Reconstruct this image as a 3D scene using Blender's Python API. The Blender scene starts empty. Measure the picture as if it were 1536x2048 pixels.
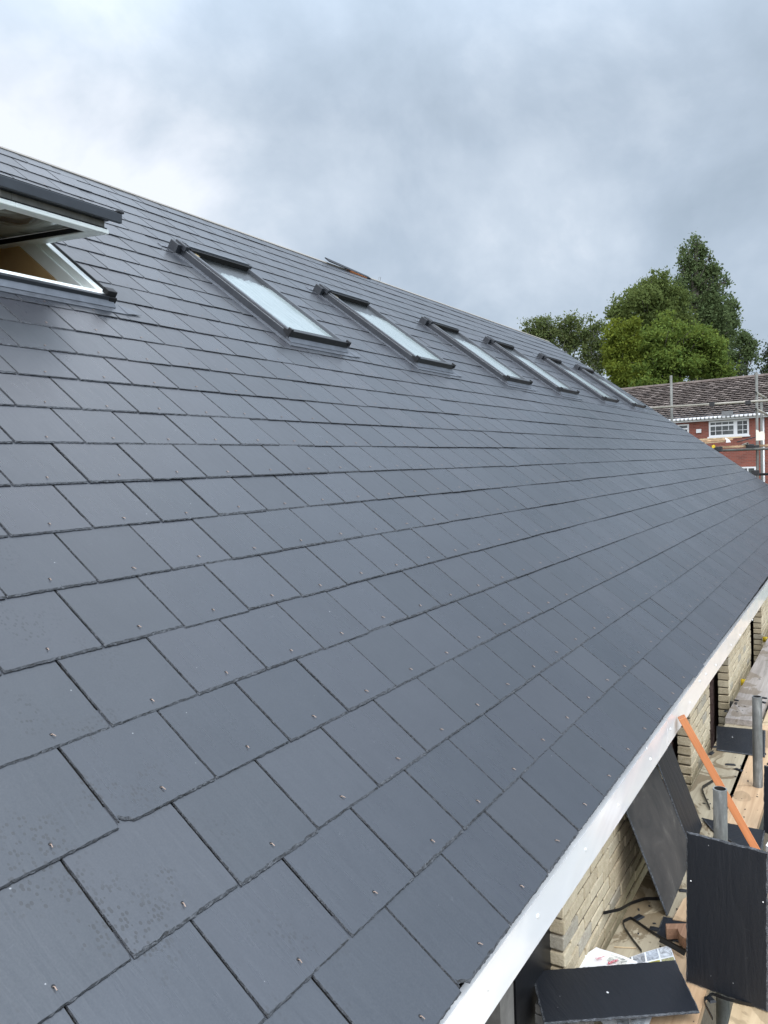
import bpy, bmesh, math, random
from mathutils import Vector, Matrix, noise as mnoise
random.seed(7)
R_ = random.random
def ru(a, b): return a + (b - a) * R_()
SC = bpy.context.scene
COL = SC.collection

# ------------------------------------------------------------------ camera
CAM = Vector((-1.08496, -0.67407, 1.02443))
RIGHT = Vector((0.5144, -0.85678, -0.03637))
DOWN = Vector((-0.06524, 0.00319, -0.99786))
FWD = Vector((0.85507, 0.51567, -0.05426))
FPX = 1580.0                                    # focal length in pixels of the 1536 x 2048 photograph
cam_data = bpy.data.cameras.new("camera")
cam = bpy.data.objects.new("camera", cam_data)
COL.objects.link(cam)
m = Matrix.Identity(4)
for i in range(3):
    m[i][0] = RIGHT[i]; m[i][1] = -DOWN[i]; m[i][2] = -FWD[i]; m[i][3] = CAM[i]
cam.matrix_world = m
cam_data.sensor_fit = 'VERTICAL'
cam_data.sensor_height = 36.0
cam_data.lens = FPX / 2048 * 36.0
cam_data.clip_start = 0.05
cam_data.clip_end = 3000
SC.camera = cam

def ray(px, py): return RIGHT * ((px - 768) / FPX) + DOWN * ((py - 1024) / FPX) + FWD
def at_depth(px, py, t): return CAM + ray(px, py) * t
def at_y(px, py, Y):
    d = ray(px, py); return CAM + d * ((Y - CAM.y) / d.y)
def at_z(px, py, Z):
    d = ray(px, py); return CAM + d * ((Z - CAM.z) / d.z)

# ------------------------------------------------------------------ node helper
class NT:
    def __init__(s, tree): s.t = tree; s.n = tree.nodes; s.l = tree.links
    def add(s, typ, props=None, **inp):
        n = s.n.new(typ)
        for k, v in (props or {}).items(): setattr(n, k, v)
        for k, v in inp.items():
            key = int(k[1:]) if k[0] == 'i' and k[1:].isdigit() else k.replace('_', ' ')
            s.set(n, key, v)
        return n
    def set(s, n, key, v):
        sock = n.inputs[key]
        if isinstance(v, bpy.types.Node): v = v.outputs[0]
        if isinstance(v, bpy.types.NodeSocket): s.l.new(v, sock)
        else: sock.default_value = v
    def math(s, op, a, b=0.0, clamp=False):
        n = s.add('ShaderNodeMath', {'operation': op, 'use_clamp': clamp}); s.set(n, 0, a); s.set(n, 1, b); return n.outputs[0]
    def mix(s, f, a, b, blend='MIX'):
        n = s.add('ShaderNodeMix', {'data_type': 'RGBA', 'blend_type': blend})
        s.set(n, 0, f); s.set(n, 6, a); s.set(n, 7, b); return n.outputs[2]
    def ramp(s, f, stops, interp='LINEAR'):
        n = s.add('ShaderNodeValToRGB'); n.color_ramp.interpolation = interp
        e = n.color_ramp.elements
        while len(e) < len(stops): e.new(0.5)
        for k, (p, c) in enumerate(stops):
            e[k].position = p; e[k].color = c if len(c) == 4 else (*c, 1)
        s.set(n, 0, f); return n.outputs[0]
    def noise(s, vec, scale, detail=4, rough=0.55, dist=0.0):
        n = s.add('ShaderNodeTexNoise', Scale=scale, Detail=detail, Roughness=rough, Distortion=dist)
        if vec is not None: s.set(n, 'Vector', vec)
        return n.outputs[0]
    def mapping(s, vec, scale=(1, 1, 1), rot=(0, 0, 0), loc=(0, 0, 0)):
        n = s.add('ShaderNodeMapping'); s.set(n, 0, vec)
        n.inputs['Scale'].default_value = scale; n.inputs['Rotation'].default_value = rot; n.inputs['Location'].default_value = loc
        return n.outputs[0]
    def bump(s, h, strength=0.3, dist=0.01, normal=None):
        n = s.add('ShaderNodeBump', Strength=strength, Distance=dist, Height=h)
        if normal is not None: s.set(n, 'Normal', normal)
        return n.outputs[0]
def g(v): return (v, v, v, 1)
def c4(r, g_, b): return (r, g_, b, 1)

# ------------------------------------------------------------------ sky, sun, exposure
SUN_EL, SUN_AZ = math.radians(54), math.radians(-128)     # azimuth measured from +X towards +Y
world = bpy.data.worlds.new("World"); SC.world = world
world.use_nodes = True
w = NT(world.node_tree)
bgn = w.n['Background']
sky = w.add('ShaderNodeTexSky', {'sky_type': 'NISHITA', 'sun_disc': False, 'sun_elevation': SUN_EL,
                                 'sun_rotation': math.pi / 2 - SUN_AZ, 'air_density': 1.0, 'dust_density': 2.0})
tc = w.add('ShaderNodeTexCoord').outputs['Generated']
mp = w.mapping(tc, (1.0, 1.0, 1.2), loc=(0.35, 0.1, 0.2))
big = w.noise(mp, 2.1, 4, 0.5, 0.1)
mid = w.noise(w.mapping(tc, (1, 1, 1.15), loc=(2.1, 0.7, 0.3)), 3.6, 6, 0.58, 0.2)
dotn = w.add('ShaderNodeVectorMath', {'operation': 'DOT_PRODUCT'}); w.set(dotn, 0, tc); dotn.inputs[1].default_value = (-0.62, 0.75, -0.12)
cl = w.math('ADD', w.math('MULTIPLY', big, 0.80), w.math('MULTIPLY', mid, 0.58))
cl = w.math('ADD', w.math('SUBTRACT', cl, 0.028), w.math('MULTIPLY', dotn.outputs['Value'], 0.29))
cloud = w.ramp(cl, [(0.40, c4(2.95, 3.58, 4.32)), (0.50, c4(3.55, 4.22, 5.05)), (0.60, c4(4.55, 5.2, 6.0)), (0.73, c4(6.75, 7.1, 7.7))])
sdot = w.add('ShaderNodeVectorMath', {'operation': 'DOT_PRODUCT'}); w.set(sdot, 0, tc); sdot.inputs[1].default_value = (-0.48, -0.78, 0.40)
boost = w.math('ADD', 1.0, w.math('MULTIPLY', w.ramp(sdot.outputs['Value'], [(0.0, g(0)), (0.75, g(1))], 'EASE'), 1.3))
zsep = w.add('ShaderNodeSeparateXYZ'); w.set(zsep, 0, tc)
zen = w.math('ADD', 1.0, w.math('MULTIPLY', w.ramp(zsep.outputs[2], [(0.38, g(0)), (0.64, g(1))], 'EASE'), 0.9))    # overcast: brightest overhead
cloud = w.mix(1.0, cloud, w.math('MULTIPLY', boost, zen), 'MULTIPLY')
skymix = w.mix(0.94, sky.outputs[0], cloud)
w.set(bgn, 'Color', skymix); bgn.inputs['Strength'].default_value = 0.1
sun_d = bpy.data.lights.new("sun", 'SUN'); sun_d.energy = 1.2; sun_d.angle = math.radians(35); sun_d.color = (1.0, 0.96, 0.9)
sun = bpy.data.objects.new("sun", sun_d); COL.objects.link(sun)
sdir = Vector((math.cos(SUN_EL) * math.cos(SUN_AZ), math.cos(SUN_EL) * math.sin(SUN_AZ), math.sin(SUN_EL)))
sun.rotation_euler = sdir.to_track_quat('Z', 'Y').to_euler()
sun.location = (0, 0, 30)
SC.view_settings.view_transform = 'Standard'
SC.view_settings.look = 'None'
SC.view_settings.exposure = 0.52
SC.view_settings.gamma = 1.0
SC.render.engine = 'CYCLES'
SC.cycles.use_denoising = True
SC.cycles.max_bounces = 6

# ------------------------------------------------------------------ materials
MATS = {}
def material(name, fn):
    mt = bpy.data.materials.new(name); mt.use_nodes = True
    t = NT(mt.node_tree); b = t.n['Principled BSDF']
    fn(t, b); MATS[name] = mt; return mt
def P(t, b, **kw):
    for k, v in kw.items(): t.set(b, k.replace('_', ' '), v)
def objco(t): return t.add('ShaderNodeTexCoord').outputs['Object']
def attr(t, n='var'): return t.add('ShaderNodeAttribute', {'attribute_name': n}).outputs['Color']
def attrf(t, n='var'): return t.add('ShaderNodeAttribute', {'attribute_name': n}).outputs['Fac']

def simple(name, col, rough=0.5, metal=0.0, nscale=20, namt=0.25, bump=0.0, bscale=60):
    def fn(t, b):
        o = objco(t)
        n = t.noise(o, nscale, 5, 0.6)
        lo = tuple(c * (1 - namt) for c in col); hi = tuple(min(1, c * (1 + namt)) for c in col)
        P(t, b, Base_Color=t.ramp(n, [(0.3, lo), (0.7, hi)]), Roughness=t.math('ADD', rough - 0.07, t.math('MULTIPLY', n, 0.14)), Metallic=metal)
        if bump: P(t, b, Normal=t.bump(t.noise(o, bscale, 4), bump, 0.004))
    return material(name, fn)

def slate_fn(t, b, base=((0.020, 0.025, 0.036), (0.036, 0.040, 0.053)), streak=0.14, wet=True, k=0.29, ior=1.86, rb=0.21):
    o = objco(t); a = attr(t)
    sep = t.add('ShaderNodeSeparateColor'); t.set(sep, 0, a)
    off = t.add('ShaderNodeVectorMath', {'operation': 'ADD'}); t.set(off, 0, o)
    sc = t.add('ShaderNodeVectorMath', {'operation': 'SCALE'}); t.set(sc, 0, a); sc.inputs['Scale'].default_value = 7.0
    t.set(off, 1, sc.outputs[0]); p = off.outputs[0]
    big = t.noise(p, 6, 4, 0.6)
    fine = t.noise(t.mapping(p, (55, 9, 9), rot=(0, 0, 0.45)), 1.0, 5, 0.62, 0.8)
    grit = t.noise(p, 260, 2, 0.5)
    ridge = t.noise(t.mapping(p, (16, 3.2, 3), rot=(0, 0, 0.5)), 1.0, 3, 0.6, 1.2)
    col = t.ramp(sep.outputs[0], [(0.0, base[0]), (1.0, base[1])])
    col = t.mix(t.math('MULTIPLY', sep.outputs[1], 0.45), col, c4(0.150 * k, 0.136 * k, 0.172 * k))      # purplish slates
    col = t.mix(t.math('MULTIPLY', sep.outputs[2], 0.10), col, c4(0.105 * k, 0.128 * k, 0.128 * k))      # greenish slates
    col = t.mix(0.30, col, t.ramp(big, [(0.3, c4(0.078 * k, 0.086 * k, 0.098 * k)), (0.7, c4(0.150 * k, 0.164 * k, 0.185 * k))]))
    col = t.mix(0.16, col, t.ramp(grit, [(0.35, g(0.05 * k)), (0.7, g(0.24 * k))]))
    # pale flecks and scuffs
    vo = t.add('ShaderNodeTexVoronoi', Scale=26.0, Randomness=1.0); t.set(vo, 'Vector', p)
    vc = t.add('ShaderNodeSeparateColor'); t.set(vc, 0, vo.outputs['Color'])
    fl = t.math('MULTIPLY', t.math('LESS_THAN', vo.outputs['Distance'], t.math('MULTIPLY', vc.outputs[1], 0.05)), t.math('GREATER_THAN', vc.outputs[0], 0.62))
    col = t.mix(t.math('MULTIPLY', fl, 0.55), col, c4(0.42, 0.43, 0.44))
    sm = t.math('MULTIPLY', t.ramp(t.noise(t.mapping(p, (9, 26, 9)), 1, 5, 0.7, 1.5), [(0.66, g(0)), (0.80, g(1))]), 0.16)
    col = t.mix(sm, col, c4(0.30, 0.32, 0.35))
    rough = t.math('ADD', t.math('ADD', rb, t.math('MULTIPLY', sep.outputs[2], 0.09)), t.math('MULTIPLY', fine, 0.16))
    if wet:   # rain spots on the slates nearest the gable
        v2 = t.add('ShaderNodeTexVoronoi', Scale=135.0); t.set(v2, 'Vector', t.mapping(o, (1, 0.75, 1)))
        v2c = t.add('ShaderNodeSeparateColor'); t.set(v2c, 0, v2.outputs['Color'])
        msk = t.ramp(t.noise(o, 5.5, 3, 0.5), [(0.50, g(0)), (0.58, g(1))])
        sx = t.add('ShaderNodeSeparateXYZ'); t.set(sx, 0, o)
        near = t.ramp(t.math('ADD', 0.5, t.math('MULTIPLY', sx.outputs[0], 1.0)), [(0.42, g(1)), (0.72, g(0))])
        d = t.math('MULTIPLY', t.math('LESS_THAN', v2.outputs['Distance'], 0.42), t.math('GREATER_THAN', v2c.outputs[0], 0.45))
        d = t.math('MULTIPLY', t.math('MULTIPLY', d, msk), near)
        col = t.mix(t.math('MULTIPLY', d, 0.75), col, c4(0.008, 0.009, 0.012))
    if wet: rough = t.math('ADD', rough, t.math('MULTIPLY', d, 0.22))
    P(t, b, Base_Color=col, Roughness=rough, IOR=ior)
    h = t.math('ADD', t.math('MULTIPLY', fine, 0.35), t.math('MULTIPLY', ridge, 0.9))
    h = t.math('ADD', h, t.math('MULTIPLY', grit, 0.06))
    P(t, b, Normal=t.bump(h, streak, 0.006))
material('slate', slate_fn)
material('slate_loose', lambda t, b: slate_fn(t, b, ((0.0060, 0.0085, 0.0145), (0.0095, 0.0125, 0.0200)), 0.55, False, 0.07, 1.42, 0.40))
def slate_edge_fn(t, b):
    o = objco(t)
    n = t.noise(o, 190, 4, 0.7); n2 = t.noise(t.mapping(o, (70, 160, 160)), 1, 3, 0.6, 1.0)
    P(t, b, Base_Color=t.ramp(n2, [(0.3, g(0.020)), (0.5, c4(0.048, 0.053, 0.061)), (0.72, c4(0.13, 0.138, 0.152))]), Roughness=0.75)
    P(t, b, Normal=t.bump(t.math('ADD', n, n2), 0.9, 0.004))
material('slate_edge', slate_edge_fn)
def dusty_fn(t, b):
    o = objco(t)
    n = t.noise(t.mapping(o, (3, 3, 9), rot=(0.3, 0.6, 0)), 1.6, 6, 0.65, 0.8)
    n2 = t.noise(t.mapping(o, (30, 30, 6)), 1.0, 4, 0.7)
    col = t.ramp(n, [(0.35, c4(0.022, 0.021, 0.0205)), (0.55, c4(0.046, 0.042, 0.038)), (0.72, c4(0.115, 0.105, 0.093))])
    col = t.mix(t.math('MULTIPLY', t.ramp(n2, [(0.62, g(0)), (0.75, g(1))]), 0.25), col, g(0.22))
    P(t, b, Base_Color=col, Roughness=0.7, Normal=t.bump(n2, 0.15, 0.003))
material('board_dusty', dusty_fn)

simple('copper', (0.34, 0.255, 0.21), 0.45, 0.35, 60, 0.15)
simple('frame_grey', (0.030, 0.034, 0.041), 0.36, 0.0, 12, 0.15)
simple('frame_light', (0.085, 0.093, 0.105), 0.30, 0.3, 12, 0.12)
simple('frame_dark', (0.012, 0.013, 0.015), 0.35)
simple('rubber', (0.006, 0.006, 0.007), 0.55)
simple('lead_grey', (0.11, 0.12, 0.138), 0.38, 0.3, 18, 0.2, 0.15, 25)
simple('white_paint', (0.82, 0.86, 0.83), 0.38, 0.0, 8, 0.04)
simple('olive_grey', (0.16, 0.155, 0.14), 0.5)
simple('edge_metal', (0.40, 0.42, 0.45), 0.3, 0.5)
simple('brass', (0.55, 0.42, 0.2), 0.3, 0.9)
def glass_film_sky_fn(t, b):
    o = objco(t)
    sx = t.add('ShaderNodeSeparateXYZ'); t.set(sx, 0, o)
    st = t.noise(t.mapping(o, (60, 6, 6)), 1, 5, 0.65)
    bl = t.noise(o, 45, 4, 0.7)
    col = t.ramp(st, [(0.3, c4(0.20, 0.25, 0.25)), (0.65, c4(0.31, 0.36, 0.36))])  # streaky film tone, kept pale to paint in the reflected sky
    # dark head of the pane: hood reflection and room depth painted in (pane runs 0 .. 1 in object y)
    edge = t.math('ADD', sx.outputs[1], t.math('MULTIPLY', t.math('SUBTRACT', t.noise(t.mapping(o, (9, 3, 3)), 1, 5, 0.65), 0.5), 0.14))
    edge = t.math('ADD', edge, t.math('MULTIPLY', sx.outputs[0], 0.10))
    f = t.ramp(edge, [(0.79, g(0)), (0.82, g(1))])
    f = t.math('MULTIPLY', f, t.ramp(t.math('ADD', bl, t.math('MULTIPLY', t.math('SUBTRACT', edge, 0.86), 5.0)), [(0.42, g(0.2)), (0.5, g(1))]))
    col = t.mix(f, col, c4(0.012, 0.014, 0.015))
    P(t, b, Base_Color=col, Roughness=0.22, Specular_IOR_Level=0.6, Coat_Weight=t.math('MULTIPLY', t.math('SUBTRACT', 1.0, f), 0.35), Coat_Roughness=0.05, Normal=t.bump(st, 0.08, 0.002))
material('glass_film_sky', glass_film_sky_fn)
def pane_fn(t, b):
    o = objco(t)
    n = t.noise(o, 3.5, 4, 0.6, 0.8)
    P(t, b, Base_Color=t.ramp(n, [(0.36, c4(0.04, 0.05, 0.06)), (0.46, c4(0.20, 0.20, 0.18)), (0.60, c4(0.46, 0.50, 0.48))]), Roughness=0.08, Specular_IOR_Level=0.9)  # dark and pale blotches paint the pane's reflections into its colour
material('pane_reflections', pane_fn)
def ply_fn(t, b):
    o = objco(t)
    n = t.noise(t.mapping(o, (14, 2.0, 2.0), rot=(0, 0, 0.1)), 1, 5, 0.6, 1.0)
    v = t.add('ShaderNodeTexVoronoi', Scale=5.0); t.set(v, 'Vector', o)
    k = t.ramp(v.outputs['Distance'], [(0.03, g(1)), (0.07, g(0))])
    col = t.ramp(n, [(0.3, c4(0.40, 0.235, 0.095)), (0.7, c4(0.62, 0.42, 0.20))])
    P(t, b, Base_Color=t.mix(t.math('MULTIPLY', k, 0.7), col, c4(0.07, 0.035, 0.015)), Roughness=0.6)
material('plywood', ply_fn)
def fascia_fn(t, b):
    o = objco(t)
    v = t.add('ShaderNodeTexVoronoi', {'feature': 'SMOOTH_F1'}, Scale=3.2, Smoothness=0.25)
    t.set(v, 'Vector', t.mapping(o, (1, 1, 1.4), rot=(0, 0.6, 0)))
    n = t.noise(t.mapping(o, (1.6, 2, 4), rot=(0, 0.5, 0)), 1.1, 2, 0.5, 1.2)
    P(t, b, Base_Color=t.ramp(n, [(0.35, c4(0.82, 0.83, 0.85)), (0.62, c4(0.87, 0.875, 0.88))]), Roughness=0.16, Specular_IOR_Level=0.55, Coat_Weight=0.4, Coat_Roughness=0.10)
    h = t.math('ADD', v.outputs['Distance'], t.math('MULTIPLY', n, 0.8))
    P(t, b, Coat_Normal=t.bump(h, 0.28, 0.03), Normal=t.bump(h, 0.08, 0.02))
material('fascia_white', fascia_fn)
simple('white_cap', (0.78, 0.79, 0.80), 0.3)
def brick_fn(t, b):
    o = objco(t); a = attr(t)
    sep = t.add('ShaderNodeSeparateColor'); t.set(sep, 0, a)
    n = t.noise(o, 24, 6, 0.7); n2 = t.noise(o, 120, 4, 0.7)
    col = t.ramp(sep.outputs[0], [(0.0, c4(0.46, 0.36, 0.215)), (0.5, c4(0.61, 0.50, 0.32)), (0.88, c4(0.70, 0.59, 0.40)), (0.96, c4(0.22, 0.22, 0.21))])
    col = t.mix(0.45, col, t.ramp(n, [(0.3, c4(0.33, 0.255, 0.15)), (0.65, c4(0.70, 0.60, 0.42))]))
    col = t.mix(0.25, col, t.ramp(n2, [(0.35, c4(0.22, 0.19, 0.14)), (0.6, c4(0.6, 0.55, 0.45))]))
    P(t, b, Base_Color=col, Roughness=0.9, Normal=t.bump(t.math('ADD', n2, n), 0.6, 0.006))
material('yellow_brick', brick_fn)
simple('mortar', (0.13, 0.105, 0.07), 0.95, 0, 40, 0.3, 0.6, 90)
def clay_fn(t, b):
    o = objco(t)
    wv = t.add('ShaderNodeTexWave', {'bands_direction': 'Y'}, Scale=38.0, Distortion=1.5, Detail=2.0); t.set(wv, 'Vector', o)
    n = t.noise(o, 30, 5, 0.7)
    P(t, b, Base_Color=t.ramp(n, [(0.3, c4(0.10, 0.060, 0.052)), (0.7, c4(0.24, 0.165, 0.15))]), Roughness=0.95, Normal=t.bump(t.math('ADD', wv.outputs[1], n), 0.8, 0.008))
material('clay_block', clay_fn)
simple('black_plastic', (0.007, 0.0075, 0.009), 0.4)
simple('grey_timber', (0.15, 0.145, 0.135), 0.8, 0, 14, 0.3, 0.3)
simple('soffit_dark', (0.10, 0.10, 0.10), 0.8)

def wood(name, dark, light, stain=0.0, rough=0.75, grainsc=1.0, knots=True):
    def fn(t, b):
        o = objco(t)
        gr = t.noise(t.mapping(o, (1.6 * grainsc, 34 * grainsc, 34 * grainsc)), 1, 6, 0.62, 0.7)
        bg = t.noise(t.mapping(o, (1.5, 4, 4)), 1.4, 4, 0.6)
        col = t.ramp(gr, [(0.3, dark), (0.68, light)])
        col = t.mix(0.3, col, t.ramp(bg, [(0.3, dark), (0.7, light)]))
        if knots:
            v = t.add('ShaderNodeTexVoronoi', Scale=3.3); t.set(v, 'Vector', t.mapping(o, (1, 2.2, 2.2)))
            k = t.ramp(v.outputs['Distance'], [(0.035, g(1)), (0.10, g(0))])
            col = t.mix(t.math('MULTIPLY', k, 0.75), col, tuple(c * 0.28 for c in dark[:3]) + (1,))
        if stain:
            s_ = t.ramp(t.noise(o, 3.4, 5, 0.6, 1.0), [(0.53, g(0)), (0.555, g(1))])
            col = t.mix(t.math('MULTIPLY', s_, stain), col, c4(0.13, 0.09, 0.045))
            s2 = t.ramp(t.noise(t.mapping(o, loc=(3, 8, 1)), 42, 4, 0.6), [(0.69, g(0)), (0.73, g(1))])
            col = t.mix(t.math('MULTIPLY', s2, 0.75), col, c4(0.03, 0.026, 0.022))
        P(t, b, Base_Color=col, Roughness=rough, Normal=t.bump(gr, 0.3, 0.004))
    return material(name, fn)
wood('board_grey', c4(0.24, 0.20, 0.135), c4(0.43, 0.37, 0.265), 0.75)
wood('board_new', c4(0.34, 0.21, 0.115), c4(0.60, 0.43, 0.27), 0.4)
wood('board_old', c4(0.19, 0.165, 0.145), c4(0.40, 0.36, 0.33), 0.55)
wood('batten_orange', c4(0.36, 0.115, 0.036), c4(0.60, 0.235, 0.095), 0, 0.65, 0.6, False)
wood('pale_timber', c4(0.36, 0.26, 0.15), c4(0.57, 0.44, 0.28), 0.4)
wood('ridge_timber', c4(0.22, 0.20, 0.175), c4(0.32, 0.30, 0.27), 0, 0.8, 1.0, False)
wood('chip_brown', c4(0.20, 0.105, 0.06), c4(0.36, 0.21, 0.13), 0, 0.85, 2.0, False)
def galv_fn(t, b):
    o = objco(t)
    n = t.noise(t.mapping(o, (30, 30, 7)), 1, 6, 0.7, 0.5); n2 = t.noise(o, 9, 4, 0.7)
    col = t.ramp(n, [(0.3, c4(0.10, 0.105, 0.102)), (0.55, c4(0.22, 0.23, 0.225)), (0.74, c4(0.58, 0.59, 0.57))])
    col = t.mix(0.4, col, t.ramp(n2, [(0.35, g(0.10)), (0.65, c4(0.30, 0.305, 0.295))]))
    P(t, b, Base_Color=col, Roughness=0.5, Metallic=0.35, Normal=t.bump(n, 0.2, 0.003))
material('galvanised', galv_fn)
simple('pole_far', (0.13, 0.132, 0.12), 0.6, 0.1, 3, 0.35)
simple('rail_pale', (0.30, 0.285, 0.24), 0.6, 0.0, 3, 0.2)
simple('coupler_dark', (0.02, 0.02, 0.022), 0.6)
simple('yellow_cap', (0.72, 0.52, 0.03), 0.45)
simple('tube_inside', (0.012, 0.012, 0.012), 0.8)
def paper_fn(t, b):
    o = objco(t); a = attr(t, 'col')
    n = t.noise(o, 30, 4, 0.7, 1.5)
    x = t.add('ShaderNodeAttribute', {'attribute_name': 'pic'}).outputs['Fac']
    mod = t.ramp(n, [(0.34, g(0.25)), (0.5, g(0.9)), (0.66, g(1.35))])
    pic = t.mix(1.0, a, mod, 'MULTIPLY')
    P(t, b, Base_Color=t.mix(x, c4(0.80, 0.81, 0.83), pic), Roughness=0.35, Coat_Weight=0.2)
material('paper', paper_fn)
simple('label_red', (0.55, 0.02, 0.07), 0.45)
simple('paper_text', (0.85, 0.85, 0.86), 0.5)
simple('plastic_sheet', (0.74, 0.75, 0.76), 0.4, 0, 9, 0.1)
simple('panel_cream', (0.66, 0.62, 0.52), 0.7, 0, 5, 0.15)
# far house
def redbrick_fn(t, b):
    o = objco(t)
    br = t.add('ShaderNodeTexBrick', Scale=1.0, Mortar_Size=0.010, Brick_Width=0.225, Row_Height=0.075, Bias=-0.1)
    br.inputs['Color1'].default_value = c4(0.155, 0.040, 0.028); br.inputs['Color2'].default_value = c4(0.27, 0.072, 0.046)
    br.inputs['Mortar'].default_value = c4(0.17, 0.13, 0.11)
    sw = t.add('ShaderNodeSeparateXYZ'); t.set(sw, 0, o)
    cb = t.add('ShaderNodeCombineXYZ'); t.set(cb, 0, sw.outputs[0]); t.set(cb, 1, sw.outputs[2])
    t.set(br, 'Vector', cb.outputs[0])
    n = t.noise(o, 2.2, 6, 0.7)
    P(t, b, Base_Color=t.mix(0.35, br.outputs[0], t.ramp(n, [(0.3, c4(0.09, 0.030, 0.024)), (0.7, c4(0.33, 0.10, 0.065))])), Roughness=0.9)
material('red_brick', redbrick_fn)
def tile_fn(t, b):
    o = objco(t); a = attr(t)
    n = t.noise(o, 2.0, 6, 0.7); n2 = t.noise(o, 9, 4, 0.7)
    sep = t.add('ShaderNodeSeparateColor'); t.set(sep, 0, a)
    col = t.ramp(sep.outputs[0], [(0.0, c4(0.070, 0.052, 0.045)), (0.7, c4(0.145, 0.112, 0.096)), (0.97, c4(0.30, 0.25, 0.225))])
    col = t.mix(0.4, col, t.ramp(n, [(0.35, c4(0.07, 0.055, 0.05)), (0.7, c4(0.25, 0.21, 0.19))]))
    col = t.mix(t.ramp(n2, [(0.62, g(0)), (0.72, g(0.5))]), col, c4(0.30, 0.29, 0.20))
    P(t, b, Base_Color=col, Roughness=0.9)
material('roof_tile', tile_fn)
simple('upvc_white', (0.64, 0.65, 0.66), 0.35, 0, 2, 0.05)
simple('gutter_grey', (0.16, 0.165, 0.17), 0.5)
def house_glass_fn(t, b):
    o = objco(t); n = t.noise(o, 1.6, 3, 0.6)
    P(t, b, Base_Color=t.ramp(n, [(0.35, c4(0.012, 0.016, 0.018)), (0.65, c4(0.07, 0.08, 0.08))]), Roughness=0.1, Specular_IOR_Level=0.7)
material('house_glass', house_glass_fn)
def leaf_fn(dark, light, yellow, k=1.35):
    dark, light, yellow = [tuple(c * k for c in q[:3]) + (1,) for q in (dark, light, yellow)]
    def fn(t, b):
        a = attr(t); sep = t.add('ShaderNodeSeparateColor'); t.set(sep, 0, a)
        col = t.ramp(sep.outputs[0], [(0.0, dark), (1.0, light)])
        col = t.mix(t.math('MULTIPLY', sep.outputs[1], 0.55), col, yellow)
        P(t, b, Base_Color=col, Roughness=0.8, Specular_IOR_Level=0.12)
        tr = t.add('ShaderNodeBsdfTranslucent'); t.set(tr, 'Color', t.mix(0.5, col, yellow))
        mx = t.add('ShaderNodeMixShader'); mx.inputs[0].default_value = 0.36
        t.l.new(b.outputs[0], mx.inputs[1]); t.l.new(tr.outputs[0], mx.inputs[2])
        t.l.new(mx.outputs[0], t.n['Material Output'].inputs['Surface'])
    return fn
material('leaf_poplar', leaf_fn(c4(0.026, 0.044, 0.016), c4(0.095, 0.130, 0.055), c4(0.13, 0.15, 0.06)))
material('leaf_mid', leaf_fn(c4(0.036, 0.056, 0.016), c4(0.105, 0.135, 0.042), c4(0.15, 0.17, 0.045)))
material('leaf_bright', leaf_fn(c4(0.034, 0.064, 0.013), c4(0.105, 0.148, 0.032), c4(0.17, 0.19, 0.032)))
material('leaf_yellow', leaf_fn(c4(0.040, 0.062, 0.010), c4(0.115, 0.145, 0.022), c4(0.20, 0.21, 0.025)))
material('leaf_birch', leaf_fn(c4(0.036, 0.055, 0.020), c4(0.105, 0.135, 0.050), c4(0.17, 0.17, 0.06)))
material('leaf_dark', leaf_fn(c4(0.016, 0.026, 0.014), c4(0.05, 0.066, 0.03), c4(0.07, 0.07, 0.04)))
simple('bark', (0.085, 0.075, 0.062), 0.9, 0, 6, 0.35, 0.4, 20)
simple('bark_birch', (0.32, 0.31, 0.29), 0.85, 0, 4, 0.5)
def ground_fn(t, b):
    o = objco(t); n = t.noise(o, 0.35, 6, 0.65); n2 = t.noise(o, 6, 5, 0.7)
    col = t.mix(t.ramp(n, [(0.42, g(0)), (0.56, g(1))]), c4(0.16, 0.13, 0.095), c4(0.06, 0.085, 0.03))
    P(t, b, Base_Color=t.mix(0.3, col, t.ramp(n2, [(0.3, g(0.05)), (0.7, g(0.2))])), Roughness=0.95)
material('ground', ground_fn)
M = MATS

# ------------------------------------------------------------------ mesh helpers
def link(name, verts, faces, mats, parent=None, fmat=None, smooth=False, vcol=None, fcol=None):
    me = bpy.data.meshes.new(name)
    me.from_pydata([tuple(v) for v in verts], [], faces)
    for mt in (mats if isinstance(mats, (list, tuple)) else [mats]): me.materials.append(M[mt])
    if fmat: me.polygons.foreach_set('material_index', fmat)
    if smooth: me.polygons.foreach_set('use_smooth', [True] * len(me.polygons))
    if vcol:
        at = me.color_attributes.new('var', 'FLOAT_COLOR', 'POINT')
        at.data.foreach_set('color', [x for c in vcol for x in c])
    me.update()
    o = bpy.data.objects.new(name, me); COL.objects.link(o)
    if parent is not None: o.parent = parent
    return o
def empty(name, loc=(0, 0, 0), rot=(0, 0, 0), parent=None):
    o = bpy.data.objects.new(name, None); COL.objects.link(o); o.location = loc; o.rotation_euler = rot
    o.empty_display_size = 0.2
    if parent is not None: o.parent = parent
    return o
def tag(o, label, cat, group=None, kind=None):
    o['label'] = label; o['category'] = cat
    if group: o['group'] = group
    if kind: o['kind'] = kind
    return o

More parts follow.
